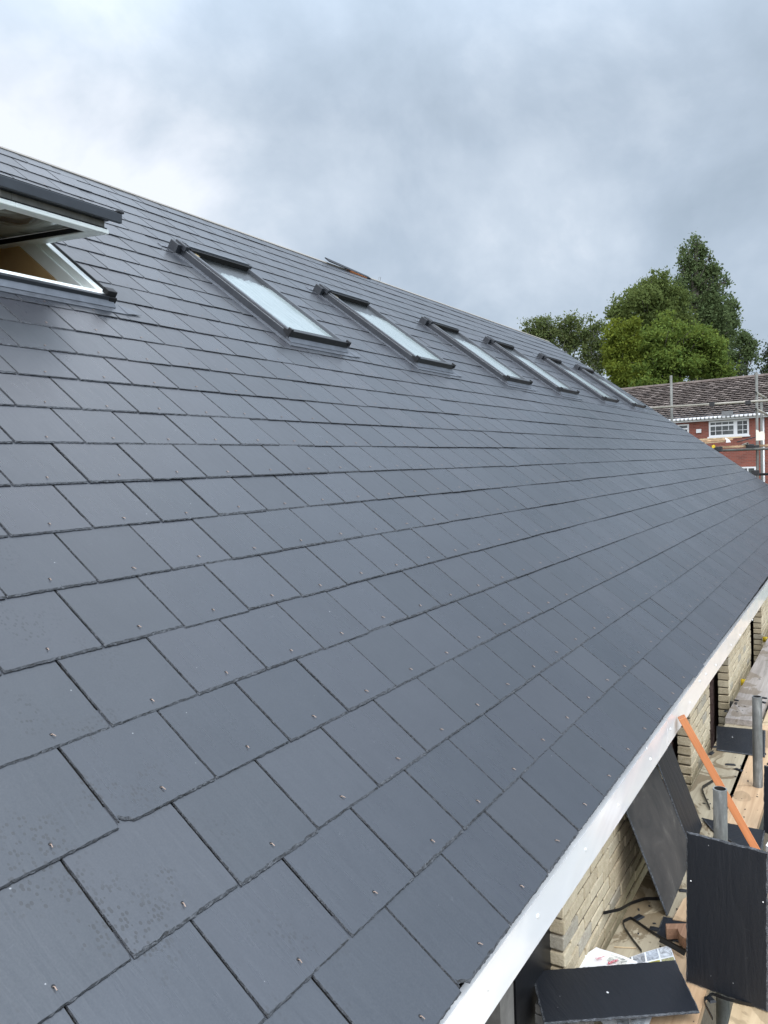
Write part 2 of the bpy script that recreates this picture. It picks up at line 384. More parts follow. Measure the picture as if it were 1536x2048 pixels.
class MB:
    """collects verts and faces"""
    def __init__(s): s.v = []; s.f = []; s.m = []; s.c = []
    def face(s, pts, mi=0, col=None):
        b = len(s.v); s.v += [Vector(p) for p in pts]; s.f.append(list(range(b, b + len(pts)))); s.m.append(mi)
        s.c += [col or (0.5, 0.5, 0.5, 1)] * len(pts)
    def hexa(s, p, mi=0, col=None, skip=()):
        """p: 8 points, bottom ring 0-3 ccw seen from above, top ring 4-7"""
        b = len(s.v); s.v += [Vector(q) for q in p]; s.c += [col or (0.5, 0.5, 0.5, 1)] * 8
        for k, q in enumerate(((3, 2, 1, 0), (4, 5, 6, 7), (0, 1, 5, 4), (1, 2, 6, 5), (2, 3, 7, 6), (3, 0, 4, 7))):
            if k in skip: continue
            s.f.append([b + i for i in q]); s.m.append(mi)
    def box(s, lo, hi, mi=0, col=None):
        x0, y0, z0 = lo; x1, y1, z1 = hi
        s.hexa([(x0, y0, z0), (x1, y0, z0), (x1, y1, z0), (x0, y1, z0), (x0, y0, z1), (x1, y0, z1), (x1, y1, z1), (x0, y1, z1)], mi, col)
    def tube(s, pts, rad, seg=12, mi=0, cap=True, col=None):
        pts = [Vector(p) for p in pts]
        rad = rad if isinstance(rad, (list, tuple)) else [rad] * len(pts)
        rings = []
        for i, p in enumerate(pts):
            d = (pts[min(i + 1, len(pts) - 1)] - pts[max(i - 1, 0)]).normalized()
            a = Vector((0, 0, 1)) if abs(d.z) < 0.9 else Vector((1, 0, 0))
            u = d.cross(a).normalized(); v = u.cross(d)
            b = len(s.v)
            for k in range(seg):
                an = 2 * math.pi * k / seg
                s.v.append(p + (u * math.cos(an) + v * math.sin(an)) * rad[i]); s.c.append(col or (0.5, 0.5, 0.5, 1))
            rings.append(b)
        for i in range(len(rings) - 1):
            for k in range(seg):
                k2 = (k + 1) % seg
                s.f.append([rings[i] + k, rings[i + 1] + k, rings[i + 1] + k2, rings[i] + k2]); s.m.append(mi)
        if cap:
            s.f.append([rings[0] + k for k in range(seg)]); s.m.append(mi)
            s.f.append([rings[-1] + k for k in reversed(range(seg))]); s.m.append(mi)
    def build(s, name, mats, parent=None, smooth=False, bevel=0.0, attr_=True):
        o = link(name, s.v, s.f, mats, parent, s.m, smooth, s.c if attr_ else None)
        if bevel:
            b = o.modifiers.new('bevel', 'BEVEL'); b.width = bevel; b.segments = 2; b.limit_method = 'ANGLE'; b.angle_limit = math.radians(50)
        return o
def smooth_tube(o):
    me = o.data
    me.polygons.foreach_set('use_smooth', [len(p.vertices) == 4 for p in me.polygons]); return o

# ------------------------------------------------------------------ ground
GZ = -3.3
gm = MB(); gm.face([(-400, -400, GZ), (700, -400, GZ), (700, 700, GZ), (-400, 700, GZ)])
gr = gm.build('ground', 'ground'); gr['kind'] = 'structure'; gr['label'] = 'rough grass and bare earth round the building site'

# ------------------------------------------------------------------ the slated building
TH = math.radians(37.5); CT, ST = math.cos(TH), math.sin(TH)
W, G = 0.253, 0.20862
NC = 26; SR = 5.395                                  # courses, slope length to the ridge
def roof2w(x, s, h): return Vector((x, s * CT - h * ST, s * ST + h * CT))
def xend(s): return 14.12 - 0.150 * s
XL = -4.0
bld = empty('slate_roofed_building')
tag(bld, 'long pale brick building under a new grey slate roof with seven roof windows', 'building')
roof_rot = (TH, 0, 0)
def roof_child(o): o.rotation_euler = roof_rot; return o

SKY_W, SKY_L, SKY_S = 0.655, 1.17, 3.055
sky_x = [0.905, 2.925, 4.60, 6.52, 8.20, 10.14, 11.87]
holes = [(x - 0.03, x + SKY_W + 0.03, SKY_S - 0.02, SKY_S + SKY_L + 0.03) for x in sky_x]

TAU = 0.0054 / G
def slate_piece(mb, x0, x1, sa, sb, s0, k, detail, col, dw, jb=True, clip=0):
    """one slate: visible top face with a dressed (chipped) edge; s0 = the course's tail line used for the tilt"""
    tx_, ts_ = ru(-.0045, .0045), ru(-.003, .0015); xm = (x0 + x1) / 2; amp = ru(.45, 1.15)
    def top(s, x=xm): return 0.004 - (TAU + ts_) * (s - s0) + dw + tx_ * (x - xm)
    nb = max(2, int((x1 - x0) / (0.0075 if detail > 1 else 0.02 if detail == 1 else 0.09)))
    ns = max(1, int((sb - sa) / (0.010 if detail > 1 else 0.03 if detail == 1 else 0.3)))
    outer = []; inner = []
    big = (0.0080 if detail > 1 else 0.0042 if detail == 1 else 0.0025) * amp
    ph = ru(0, 50)
    def jag(i): return 0.5 + 0.5 * mnoise.noise((i * 0.55 + ph, ph, 0.3))
    for i in range(nb + 1):
        x = x0 + (x1 - x0) * i / nb
        j = ru(-0.0012, 0.0012) if 0 < i < nb else 0
        outer.append((x, sa + j))
        inner.append((min(max(x, x0 + 0.003), x1 - 0.003), sa + big * (0.35 + 0.75 * jag(i) + ru(-0.12, 0.12))))
    if clip == 1:                                     # broken lower left corner
        outer[0] = (x0, sa + 0.022); inner[0] = (x0 + 0.004, sa + 0.027)
        q = max(1, int(nb * 0.12))
        for i in range(1, q + 1):
            f = i / (q + 1); outer[i] = (outer[i][0], sa + 0.022 * (1 - f) + ru(-.002, .002)); inner[i] = (inner[i][0], outer[i][1] + 0.006)
    for i in range(1, ns + 1):
        s = sa + (sb - sa) * i / ns
        outer.append((x1 + ru(-0.0006, 0.0003), s)); inner.append((x1 - (0.0009 + 0.0042 * max(0, jag(i + 90) - .45) * R_()), s))
    for i in range(0, ns + 1):
        s = sb - (sb - sa) * i / ns
        if i == ns: break
        outer.append((x0 + ru(-0.0003, 0.0006), s)); inner.append((x0 + (0.0008 + 0.0035 * max(0, jag(i + 150) - .45) * R_()), s))
    b = len(mb.v); n = len(outer)
    for (x, s) in inner: mb.v.append(Vector((x, s, top(s, x))))
    for (x, s) in outer: mb.v.append(Vector((x, s, top(s, x) - (0.0034 if detail > 1 else 0.0016))))
    mb.c += [col] * (2 * n)
    mb.f.append([b + i for i in range(n)]); mb.m.append(0)
    for i in range(n):
        j = (i + 1) % n
        mb.f.append([b + n + i, b + n + j, b + j, b + i]); mb.m.append(1)
    bb = len(mb.v)
    for (x, s) in outer: mb.v.append(Vector((x, s + (0.0025 if s < sa + 0.03 else 0), top(s, x) - 0.0050)))
    mb.c += [col] * n
    for i in range(n):
        j = (i + 1) % n; mb.f.append([bb + i, bb + j, b + n + j, b + n + i]); mb.m.append(1)

sl = MB()
def rivet(mb, x, s, h, ang, big):
    """bent copper rivet stem standing out of a small hole"""
    L = 0.0075 * ru(0.8, 1.15)
    d = Vector((math.sin(ang), -math.cos(ang), 0))
    p0 = Vector((x, s, h)); p1 = p0 + Vector((0, 0, 0.0032)) + d * 0.002; p2 = p1 + d * L + Vector((0, 0, 0.0006))
    mb.tube([p0, p1, p2], 0.0010 if big else 0.0006, 6 if big else 4, 2)
    if big:
        k = 8; b0 = len(mb.v)
        mb.v += [p0 + Vector((math.cos(6.283 * i / k) * 0.0035, math.sin(6.283 * i / k) * 0.0035, 0.0004)) for i in range(k)]
        mb.c += [(0, 0, 0, 1)] * k; mb.f.append(list(range(b0, b0 + k))); mb.m.append(3)
for k in range(NC):
    s0 = k * G
    start = (0.5 if k % 2 else 0.0) * W
    i0 = int((XL - start) / W) - 1
    wob = ru(0, 100)
    i = i0
    while True:
        x0 = start + i * W; x1 = x0 + W
        i += 1
        if x1 < XL: continue
        xe = xend(s0 + G / 2)
        if x0 > xe - 0.02: break
        gap = ru(0.0019, 0.0032) + (0.0011 if k > 6 else 0)
        xa, xb = max(x0 + gap + ru(-.0006, .0010), XL), min(x1 - gap + ru(-.0010, .0006), xe)
        dxc = Vector(roof2w((xa + xb) / 2, s0, 0)) - CAM
        dist = dxc.length
        detail = 2 if dist < 3.6 else 1 if dist < 6.5 else 0
        ds = 0.004 * mnoise.noise((x0 * 0.5, k * 0.37, 1.7)) + 0.003 * mnoise.noise((x0 * 0.16, k * 0.1, 9.7)) + ru(-0.0013, 0.0013)
        if k == 0: ds -= 0.006
        if R_() < 0.06: ds += ru(-0.003, 0.003)
        dw = max(-0.001, 0.0022 * mnoise.noise((x0 * 1.3, k * 1.1, 4.2))) + ru(0, 0.0009)
        if R_() < 0.05: dw += 0.0015
        sa = s0 + ds - (0.006 if R_() < 0.03 else 0); sb = min(s0 + 0.262, SR)
        if sb - sa < 0.03: continue
        col = (R_(), max(0, ru(-0.6, 1)) * (0.4 + 0.6 * (k > 9)), max(0, ru(-0.8, 1)), 1)
        rects = [(xa, xb, sa, sb)]
        for (hx0, hx1, hs0, hs1) in holes:
            nr = []
            for (a, b_, c, d) in rects:
                if b_ <= hx0 or a >= hx1 or d <= hs0 or c >= hs1: nr.append((a, b_, c, d)); continue
                if a < hx0 - 0.012: nr.append((a, hx0, c, d))
                if b_ > hx1 + 0.012: nr.append((hx1, b_, c, d))
                aa, bb = max(a, hx0), min(b_, hx1)
                if c < hs0 - 0.012: nr.append((aa, bb, c, hs0))
                if d > hs1 + 0.012: nr.append((aa, bb, hs1, d))
            rects = nr
        clip = 1 if (k == 3 and abs(x0 + W / 2) < 0.02 ) or (k == 0 and abs(x0 - W) < 0.02) else 0
        for r in rects:
            slate_piece(sl, r[0], r[1], r[2], r[3], s0, k, detail, col, dw, clip=clip)
        if len(rects) == 1 and abs(rects[0][2] - sa) < 1e-6 and rects[0][1] - rects[0][0] > 0.2 and dist < 6.5:
            rivet(sl, (xa + xb) / 2 + ru(-.006, .006), sa + 0.034 + ru(-.004, .004), 0.004 - TAU * 0.034 + dw, ru(-0.25, 0.55), dist < 4)
M['hole_black'] = M['rubber']
slates = roof_child(sl.build('slates', ['slate', 'slate_edge', 'copper', 'rubber'], bld)); slates.name = 'slate_covering'

# deck under the slates with an opening at each window
dk = MB()
def dkbox(x0, x1, s0, s1): dk.box((x0, s0, -0.045), (x1, s1, -0.016))
dkbox(XL, 11.9, 0.03, SKY_S - 0.03); dkbox(XL, 11.9, SKY_S + SKY_L + 0.03, SR - 0.01)
xs = XL
for (a, b_, c, d) in holes:
    if b_ > 11.9: break
    dkbox(xs, a + 0.04, SKY_S - 0.03, SKY_S + SKY_L + 0.03); xs = b_ - 0.04
dkbox(xs, 11.86, SKY_S - 0.03, SKY_S + SKY_L + 0.03)
p = [(11.9, 0.03), (xend(0.03) - .02, 0.03), (xend(SKY_S - .03) - .02, SKY_S - 0.03), (11.9, SKY_S - 0.03)]
def prism(mb, pts, h0, h1, mi=0):
    n = len(pts); b = len(mb.v)
    mb.v += [Vector((q[0], q[1], h0)) for q in pts] + [Vector((q[0], q[1], h1)) for q in pts]; mb.c += [(.5, .5, .5, 1)] * (2 * n)
    mb.f.append([b + n + i for i in range(n)]); mb.m.append(mi); mb.f.append([b + i for i in reversed(range(n))]); mb.m.append(mi)
    for i in range(n):
        j = (i + 1) % n; mb.f.append([b + i, b + j, b + n + j, b + n + i]); mb.m.append(mi)
prism(dk, p, -0.045, -0.016)
s1 = SKY_S + SKY_L + .03
prism(dk, [(11.9, s1), (xend(s1) - .02, s1), (xend(SR) - .02, SR - .01), (11.9, SR - .01)], -0.045, -0.016)
prism(dk, [(12.53, SKY_S - .03), (xend(SKY_S) - .02, SKY_S - .03), (xend(s1) - .02, s1), (12.53, s1)], -0.045, -0.016)
roof_child(dk.build('roof_deck', 'soffit_dark', bld))

# ridge: pale timber strip, one lifted cut slate on an orange batten
rb = MB()
x = XL
while x < xend(SR) - 0.05:
    x2 = min(x + 3.6, xend(SR) - 0.02)
    rb.box((x, SR - 0.035, -0.012), (x2 - 0.006, SR + 0.004, 0.006 + ru(0, .002))); x = x2
roof_child(rb.build('ridge_batten', 'ridge_timber', bld))
lp = MB()
def xs_ridge(px): 
    for q in range(1400):
        X = 1.0 + q * 0.01
        P_ = roof2w(X, SR, 0) - CAM
        if 768 + FPX * P_.dot(RIGHT) / P_.dot(FWD) > px: return X
    return 14
xa_, xb_ = xs_ridge(648), xs_ridge(735)
lp.hexa([(xa_, SR - .05, 0.030), (xb_, SR - .06, 0.006), (xb_, SR + .0, 0.008), (xa_, SR + .02, 0.036),
         (xa_, SR - .05, 0.040), (xb_, SR - .06, 0.013), (xb_, SR + .0, 0.016), (xa_, SR + .02, 0.047)])
o = roof_child(lp.build('ridge_slate', 'slate_loose', bld)); o['label'] = 'loose cut slate lifted at the ridge'
xm_ = xa_ + .5 * (xb_ - xa_); lb = MB(); lb.hexa([(xm_, SR - .062, 0.004), (xb_ - .1, SR - .068, 0.004), (xb_ - .1, SR + .01, 0.004), (xm_, SR + .01, 0.004),
                    (xm_, SR - .062, 0.022), (xb_ - .1, SR - .068, 0.009), (xb_ - .1, SR + .01, 0.008), (xm_, SR + .01, 0.022)])
roof_child(lb.build('ridge_wedge', 'batten_orange', bld))
lb = MB()
lb.tube([(xs_ridge(757), SR - .02, 0), (xs_ridge(757) - .02, SR - .01, 0.06)], 0.0025, 5, 0); lb.tube([(xs_ridge(752), SR - .02, 0), (xs_ridge(752) + .02, SR, 0.05)], 0.0025, 5, 0)
roof_child(lb.build('ridge_tie', 'galvanised', bld))

# back slope and gables
RY, RZ = SR * CT, SR * ST
bk = MB()
XE = xend(SR) - 0.03
bk.hexa([(XL, RY + .02, RZ - .05), (XE, RY + .02, RZ - .05), (XE - .6, 2 * RY, -.05), (XL, 2 * RY, -.05),
         (XL, RY + .02, RZ - .01), (XE, RY + .02, RZ - .01), (XE - .6, 2 * RY, .0), (XL, 2 * RY, .0)])
bk.build('back_slope', 'slate_loose', bld)
gw = MB()
WY = 0.16
for (xa, xb) in ((XL, XL + .2),):
    gw.face([(xa, WY, GZ), (xa, 2 * RY - .2, GZ), (xa, 2 * RY - .2, 0), (xa, RY, RZ - .1), (xa, WY, 0)])
    gw.face([(xb, WY, 0), (xb, RY, RZ - .1), (xb, 2 * RY - .2, 0), (xb, 2 * RY - .2, GZ), (xb, WY, GZ)])
def xg(Y): return xend(Y / CT) - 0.12
for d, fl in ((0, 1), (-0.25, 0)):
    q = [(xg(WY) + d, WY, GZ), (xg(RY) + d, RY, GZ), (xg(RY) + d, RY, RZ - .1), (xg(WY) + d, WY, -.04)]
    gw.face(q if fl else q[::-1])
    q = [(xg(RY) + d, RY, GZ), (xg(RY) - .6 + d, 2 * RY - .2, GZ), (xg(RY) - .6 + d, 2 * RY - .2, 0), (xg(RY) + d, RY, RZ - .1)]
    gw.face(q if fl else q[::-1])
gw.face([(XL, 2 * RY - .2, GZ), (XL, 2 * RY - .2, 0), (XE, 2 * RY - .2, 0), (XE, 2 * RY - .2, GZ)])
gw.build('gable_wall', 'mortar', bld)

# fascia boards, caps, soffit
FY0, FY1 = 0.012, 0.030
def fascia(x0, x1, dz):
    f = MB(); n = max(2, int((x1 - x0) / 0.25))
    for i in range(n):
        a = x0 + (x1 - x0) * i / n; b_ = x0 + (x1 - x0) * (i + 1) / n
        ya = FY0 + 0.003 * mnoise.noise((a * 1.1, 0, 3)); yb = FY0 + 0.003 * mnoise.noise((b_ * 1.1, 0, 3))
        za, zb = dz(a), dz(b_)
        f.hexa([(a, ya, za - .118), (b_, yb, zb - .118), (b_, FY1, zb - .118), (a, FY1, za - .118),
                (a, ya, za), (b_, yb, zb), (b_, FY1, zb), (a, FY1, za)], skip=[3, 5] if 0 < i < n - 1 else ([3] if i == 0 else [5]))
    bm_o = f.build('fascia', 'fascia_white', bld)
    return bm_o
def fz(x): return -0.012 - 0.0065 * min(x, 8) - 0.003 * math.sin(x * 1.3)
f1 = fascia(XL, 2.265, lambda x: fz(x) - 0.028)
f2 = fascia(2.272, 7.2, lambda x: fz(x) - 0.026)
f3 = fascia(7.206, xend(0) - .02, lambda x: fz(x) - 0.03)
jt = MB(); jt.box((2.2655, FY0 + .004, fz(2.27) - .16), (2.2715, FY1 - .002, fz(2.27) - .032)); jt.build('joint_strip', 'gutter_grey', bld)
def dome(mb, c, r, nrm):
    a = Vector((1, 0, 0)); b_ = nrm.cross(a).normalized(); a = b_.cross(nrm)
    rings = []
    for j, (rr, hh) in enumerate(((1, 0), (0.95, .25), (.7, .55), (.3, .72))):
        b0 = len(mb.v)
        mb.v += [c + (a * math.cos(6.283 * i / 10) + b_ * math.sin(6.283 * i / 10)) * r * rr + nrm * r * hh for i in range(10)]; mb.c += [(.5, .5, .5, 1)] * 10
        rings.append(b0)
    for j in range(3):
        for i in range(10):
            k2 = (i + 1) % 10; mb.f.append([rings[j] + i, rings[j] + k2, rings[j + 1] + k2, rings[j + 1] + i]); mb.m.append(0)
    mb.f.append([rings[3] + i for i in range(10)]); mb.m.append(0)
for i, px in enumerate([(977, 1976), (1076, 1832), (1171, 1699), (1236, 1610), (1301, 1518), (1293, 1497), (1341, 1458), (1380, 1405), (1400, 1362), (1412, 1348), (1432, 1330), (1462, 1290), (1480, 1270), (1505, 1240)]):
    c = at_y(px[0], px[1], FY0); cm = MB(); dome(cm, Vector((c.x, FY0 + 0.001, c.z)), 0.0062, Vector((0, -1, 0)))
    par = f1 if c.x < 2.27 else f2 if c.x < 7.2 else f3
    cm.build('nail_cap', 'white_cap', par, smooth=True)
so = MB(); so.box((XL, FY1, -.185), (xend(0) - .1, WY + .02, -.175)); so.build('soffit', 'soffit_dark', bld)

# brick piers (outer leaf) with the clay block inner leaf behind
CH, BL, BD = 0.0555, 0.160, 0.075
def pier(x0, x1, ztop=-0.19, zbot=-1.35, detail=True):
    mb = MB()
    mb.box((x0 + .006, WY + .006, zbot), (x1 - .006, WY + BD - .006, ztop), 1)
    z = zbot; r = 0
    while z < ztop - 0.02:
        h = CH - 0.0095
        x = x0; first = True
        L = BL if r % 2 == 0 else BL * 0.5
        while x < x1 - 0.005:
            xe = min(x + L - 0.008, x1)
            if x1 - xe < 0.03: xe = x1
            j = [ru(-.0018, .0018) for _ in range(24)]
            c = (R_(), R_(), R_(), 1)
            y0 = WY - (0.0025 if first else 0) + ru(-.0015, .0015)
            q = [(x, y0, z), (xe, y0, z), (xe, WY + BD, z), (x, WY + BD, z), (x, y0, z + h), (xe, y0, z + h), (xe, WY + BD, z + h), (x, WY + BD, z + h)]
            q = [(a[0] + (j[3 * i] if not first or a[0] > x0 + .01 else -abs(j[3 * i]) * 2), a[1] + j[3 * i + 1], min(a[2] + j[3 * i + 2], ztop)) for i, a in enumerate(q)]
            mb.hexa(q, 0, c)
            x += L; L = BL; first = False
        z += CH; r += 1
    o = mb.build('brick_pier', ['yellow_brick', 'mortar'], bld, bevel=0.004)
    il = MB(); il.box((x0 + 0.012, WY + BD + .035, zbot), (x1 + .01, WY + BD + .16, ztop)); il.build('inner_leaf', 'clay_block', bld)
for (a, b_) in ((-2.6, 0.1), (1.335, 2.86), (3.615, 4.30), (5.15, 6.55), (7.45, 8.9), (9.7, 13.6)):
    pier(a, b_)
sb = MB(); sb.box((XL, WY + .01, GZ), (13.7, WY + .2, -1.36)); sb.build('lower_wall', 'mortar', bld)
# black membrane and grey stud in the opening beside the nearest pier
bp = MB(); bp.box((1.03, 0.205, -1.2), (1.345, 0.212, -.19)); bp.build('damp_membrane', 'black_plastic', bld)
st_ = MB(); st_.box((0.90, 0.20, -1.2), (1.0, 0.26, -.19)); st_.build('timber_stud', 'grey_timber', bld)

# ------------------------------------------------------------------ roof windows
def frame_ring(mb, x0, x1, s0, s1, wd, h0, h1, mi=0, wd_s=None):
    ws = wd_s or wd
    mb.box((x0, s0, h0), (x0 + wd, s1, h1), mi); mb.box((x1 - wd, s0, h0), (x1, s1, h1), mi)
    mb.box((x0 + wd, s0, h0), (x1 - wd, s0 + ws, h1), mi); mb.box((x0 + wd, s1 - ws, h0), (x1 - wd, s1, h1), mi)
def flashing(parent):
    f = MB(); Wd, L = SKY_W, SKY_L
    # side gutters, apron below with turned-out ears, strip above
    for (a, b_) in ((-.045, 0.004), (Wd - .004, Wd + .045)):
        f.hexa([(a, -.02, 0.001), (b_, -.02, 0.001), (b_, L + .05, -.003), (a, L + .05, -.003), (a, -.02, .0095), (b_, -.02, .0095), (b_, L + .05, .0085), (a, L + .05, .0085)])
    f.hexa([(-.04, -.085, 0.002), (Wd + .07, -.085, 0.002), (Wd + .05, .01, .004), (-.05, .01, .004), (-.04, -.085, .0085), (Wd + .07, -.085, .0085), (Wd + .05, .01, .0105), (-.05, .01, .0105)])
    f.hexa([(Wd + .045, -.083, .0098), (Wd + .14, -.07, .0098), (Wd + .12, -.02, .0098), (Wd + .045, .0, .0098), (Wd + .045, -.083, .0112), (Wd + .14, -.07, .0112), (Wd + .12, -.02, .0112), (Wd + .045, .0, .0112)])
    f.hexa([(.0, -.045, .0105), (Wd, -.045, .0105), (Wd, .004, .012), (.0, .004, .012), (.0, -.045, .0125), (Wd, -.045, .0125), (Wd, .002, .040), (.0, .002, .040)])
    f.hexa([(-.10, L + .012, .001), (Wd + .08, L + .012, .001), (Wd + .08, L + .06, .0), (-.10, L + .06, .0), (-.10, L + .012, .008), (Wd + .08, L + .012, .008), (Wd + .08, L + .06, .006), (-.10, L + .06, .006)])
    return f.build('flashing', 'lead_grey', parent, bevel=0.0015)
def make_skylight():
    e = empty('skylight', parent=bld)
    Wd, L = SKY_W, SKY_L
    f = MB(); frame_ring(f, 0, Wd, 0, L, .028, -.03, .050); f.build('frame', 'frame_grey', e, bevel=0.003)
    # sash: outer cover profiles with a groove, bottom rail deeper
    for (a, b_) in ((.012, .044), (Wd - .044, Wd - .012)):
        s = MB()
        s.hexa([(a, .012, .030), (b_, .012, .030), (b_, L - .10, .030), (a, L - .10, .030), (a + .004, .012, .066), (b_ - .008, .012, .066), (b_ - .008, L - .10, .066), (a + .004, L - .10, .066)])
        s.build('sash_rail', 'frame_light', e, bevel=0.003)
    tr_ = MB(); frame_ring(tr_, -.001, Wd + .001, .02, L - .06, .0035, .0503, .0525); tr_.build('edge_trim', 'edge_metal', e)
    r = MB()
    r.hexa([(-.004, -.014, .022), (Wd + .004, -.014, .022), (Wd + .004, .052, .042), (-.004, .052, .042), (-.004, -.010, .071), (Wd + .004, -.010, .071), (Wd + .004, .052, .062), (-.004, .052, .062)])
    r.box((Wd - .004, -.02, .045), (Wd + .012, .02, .082)); r.box((-.008, -.018, .05), (.012, .016, .083))
    r.build('bottom_rail', 'frame_dark', e, bevel=0.003)
    sl_ = MB(); 
    for a in (.003, Wd - .0085): sl_.box((a, .02, .048), (a + .0085, L - .12, .054))
    sl_.box((.045, .055, .043), (Wd - .045, .064, .0575))
    sl_.build('seal', 'rubber', e)
    gl = MB(); gl.box((.030, .045, 0.036), (Wd - .030, 1.10, .043))
    go = gl.build('glass', 'glass_film_sky', e)
    # head hood: boxy cover with a dark undercut, wider than the frame on the near side
    h = MB()
    h.box((-.012, L - .105, .042), (Wd + .012, L + .012, .082))
    h.box((-.046, L - .065, .004), (-.004, L + .02, .070)); h.box((Wd + .004, L - .06, .004), (Wd + .03, L + .02, .074))
    h.build('hood', 'frame_grey', e, bevel=0.004)
    h2 = MB(); h2.box((.02, L - .100, .0825), (Wd - .02, L - .052, .089)); h2.box((.02, L - .04, .0825), (Wd - .03, L - .015, .086)); h2.build('hood_trim', 'frame_light', e, bevel=0.002)
    v = MB(); v.box((.03, L - .125, .043), (Wd - .03, L - .106, .077)); v.build('vent_flap', 'rubber', e, bevel=0.002)
    b_ = MB(); b_.box((.050, L - .175, .041), (.070, L - .13, .062)); b_.build('latch', 'brass', e, bevel=0.003)
    flashing(e)
    return e
proto = make_skylight()
def copy_tree(o, parent):
    c = o.copy(); COL.objects.link(c); c.parent = parent
    for ch in list(o.children): copy_tree(ch, c)
    return c
for i, x in enumerate(sky_x[1:]):
    o = proto if i == 0 else copy_tree(proto, bld)
    o.rotation_euler = roof_rot; o.location = roof2w(x, SKY_S, 0)
    o['label'] = 'closed roof window with dark grey frame and filmed glass, reflections painted in'

# the open one
ow = empty('skylight', parent=bld); ow.rotation_euler = roof_rot; ow.location = roof2w(sky_x[0], SKY_S, 0)
ow['label'] = 'roof window swung open on its centre pivots'
Wd, L = SKY_W, SKY_L
f = MB(); frame_ring(f, .0, Wd, 0, L, .010, .004, .050); f.box((-.006, -.014, .008), (Wd + .006, .006, .050)); f.build('frame', 'frame_grey', ow, bevel=.003)
f = MB()
frame_ring(f, .011, Wd - .011, .008, L - .011, .045, -.050, .046); f.build('jamb', 'white_paint', ow, bevel=.003)
f = MB(); frame_ring(f, .057, Wd - .057, .053, L - .056, .013, -.055, .012); f.build('rebate', 'white_paint', ow, bevel=.003)
f = MB(); f.box((.004, .002, .0465), (.012, L - .02, .058)); f.box((Wd - .012, .002, .0465), (Wd - .004, L - .02, .058))
o_ = f; f.box((.012, L - .0285, .0465), (Wd - .012, L - .02, .058)); f.build('frame_seal', 'rubber', ow)
f = MB(); f.box((Wd - .05, -.012, .0505), (Wd + .006, .03, .078)); f.box((Wd - .03, -.018, .02), (Wd + .012, .0, .0506)); f.build('corner_block', 'rubber', ow, bevel=.004)
f = MB()
frame_ring(f, .060, Wd - .060, .056, L - .060, .018, -.42, -.056); f.build('lining', 'plywood', ow)
flashing(ow)
piv = Vector((0, L / 2, .03)); A = math.radians(33)
sash = empty('opened_sash', parent=ow); sash.location = piv; sash.rotation_euler = (-A, 0, 0)
hl = .531
def sash_ring(name, wd, lo, hi, mt, inset=0.0, bev=.003, x0=.05, x1=Wd - .05):
    q = MB(); frame_ring(q, x0 + inset, x1 - inset, -hl + inset, hl - inset, wd, lo, hi); return q.build(name, mt, ow, bevel=bev)
for nm, args in (('sash_frame', (.074, -.026, -.006, 'white_paint', .0)), ('sash_gasket', (.06, -.0055, .002, 'rubber', .006)), ('sash_core', (.05, .0025, .032, 'olive_grey', .014)), ('sash_top', (.058, .0325, .052, 'frame_grey', .0)), ('pane_seal', (.007, -.022, .003, 'rubber', .0745))):
    o = sash_ring(nm, *args); o.location = piv; o.rotation_euler = (-A, 0, 0)
q = MB(); q.box((.13, -hl + .08, .004), (Wd - .13, hl - .08, .020)); o = q.build('glass', 'pane_reflections', ow); o.location = piv; o.rotation_euler = (-A, 0, 0)
q = MB(); q.box((.0, -hl - .032, .030), (Wd + .0, -hl - .012, .076)); q.box((.0, -hl - .012, .053), (Wd, -hl + .07, .0755)); o = q.build('bottom_rail', 'frame_grey', ow, bevel=.004); o.location = piv; o.rotation_euler = (-A, 0, 0)
q = MB(); q.box((.01, -hl - .028, .0765), (Wd - .01, -hl - .010, .080)); q.box((Wd - .03, -hl - .034, .0765), (Wd + .010, -hl - .016, .086)); o = q.build('rail_trim', 'rubber', ow, bevel=.002); o.location = piv; o.rotation_euler = (-A, 0, 0)
bpy.data.objects.remove(sash)

# ------------------------------------------------------------------ scaffold boards beside the eave
BZ = -0.73
def board(x0, x1, y0a, y0b, width, ztop, mat, label, group='boards of the working platform', th=0.038):
    """board along X; y0a/y0b = inner edge at its two ends"""
    b = MB(); n = 6
    for i in range(n):
        a = x0 + (x1 - x0) * i / n; c = x0 + (x1 - x0) * (i + 1) / n
        ya = y0a + (y0b - y0a) * i / n; yc = y0a + (y0b - y0a) * (i + 1) / n
        b.hexa([(a, ya - width, ztop - th), (c, yc - width, ztop - th), (c, yc, ztop - th), (a, ya, ztop - th),
                (a, ya - width, ztop), (c, yc - width, ztop), (c, yc, ztop), (a, ya, ztop)], skip=[3, 5] if 0 < i < n - 1 else ([3] if i == 0 else [5]))
    o = b.build('scaffold_board', mat)
    return tag(o, label, 'board', group)
board(-1.5, 4.62, .14, .085, .205, BZ, 'board_grey', 'stained grey scaffold board running along the brick piers')
board(-1.5, 1.90, -.073, -.083, .155, BZ - .001, 'board_new', 'short pale board under the flat black slate, next to the gap')
board(1.91, 4.55, -.083, -.10, .165, BZ, 'board_new', 'clean new pale board between the grey board and the tall steel pole')
board(4.43, 9.5, .088, .05, .20, BZ + .039, 'board_old', 'weathered grey board with a cracked end, lapped over the stained board')
board(4.50, 9.4, -.125, -.16, .20, BZ + .001, 'pale_timber', 'pale board farther along, right of the weathered board')
board(-1.5, 3.6, -.315, -.325, .225, BZ, 'pale_timber', 'pale outer board under the upright black slate')
board(-1.5, 3.6, -.545, -.555, .225, BZ + .001, 'board_grey', 'grey outermost board of the platform, beyond the upright slate')
board(3.62, 8.0, -.33, -.36, .225, BZ, 'board_new', 'outer board right of the tall steel pole')
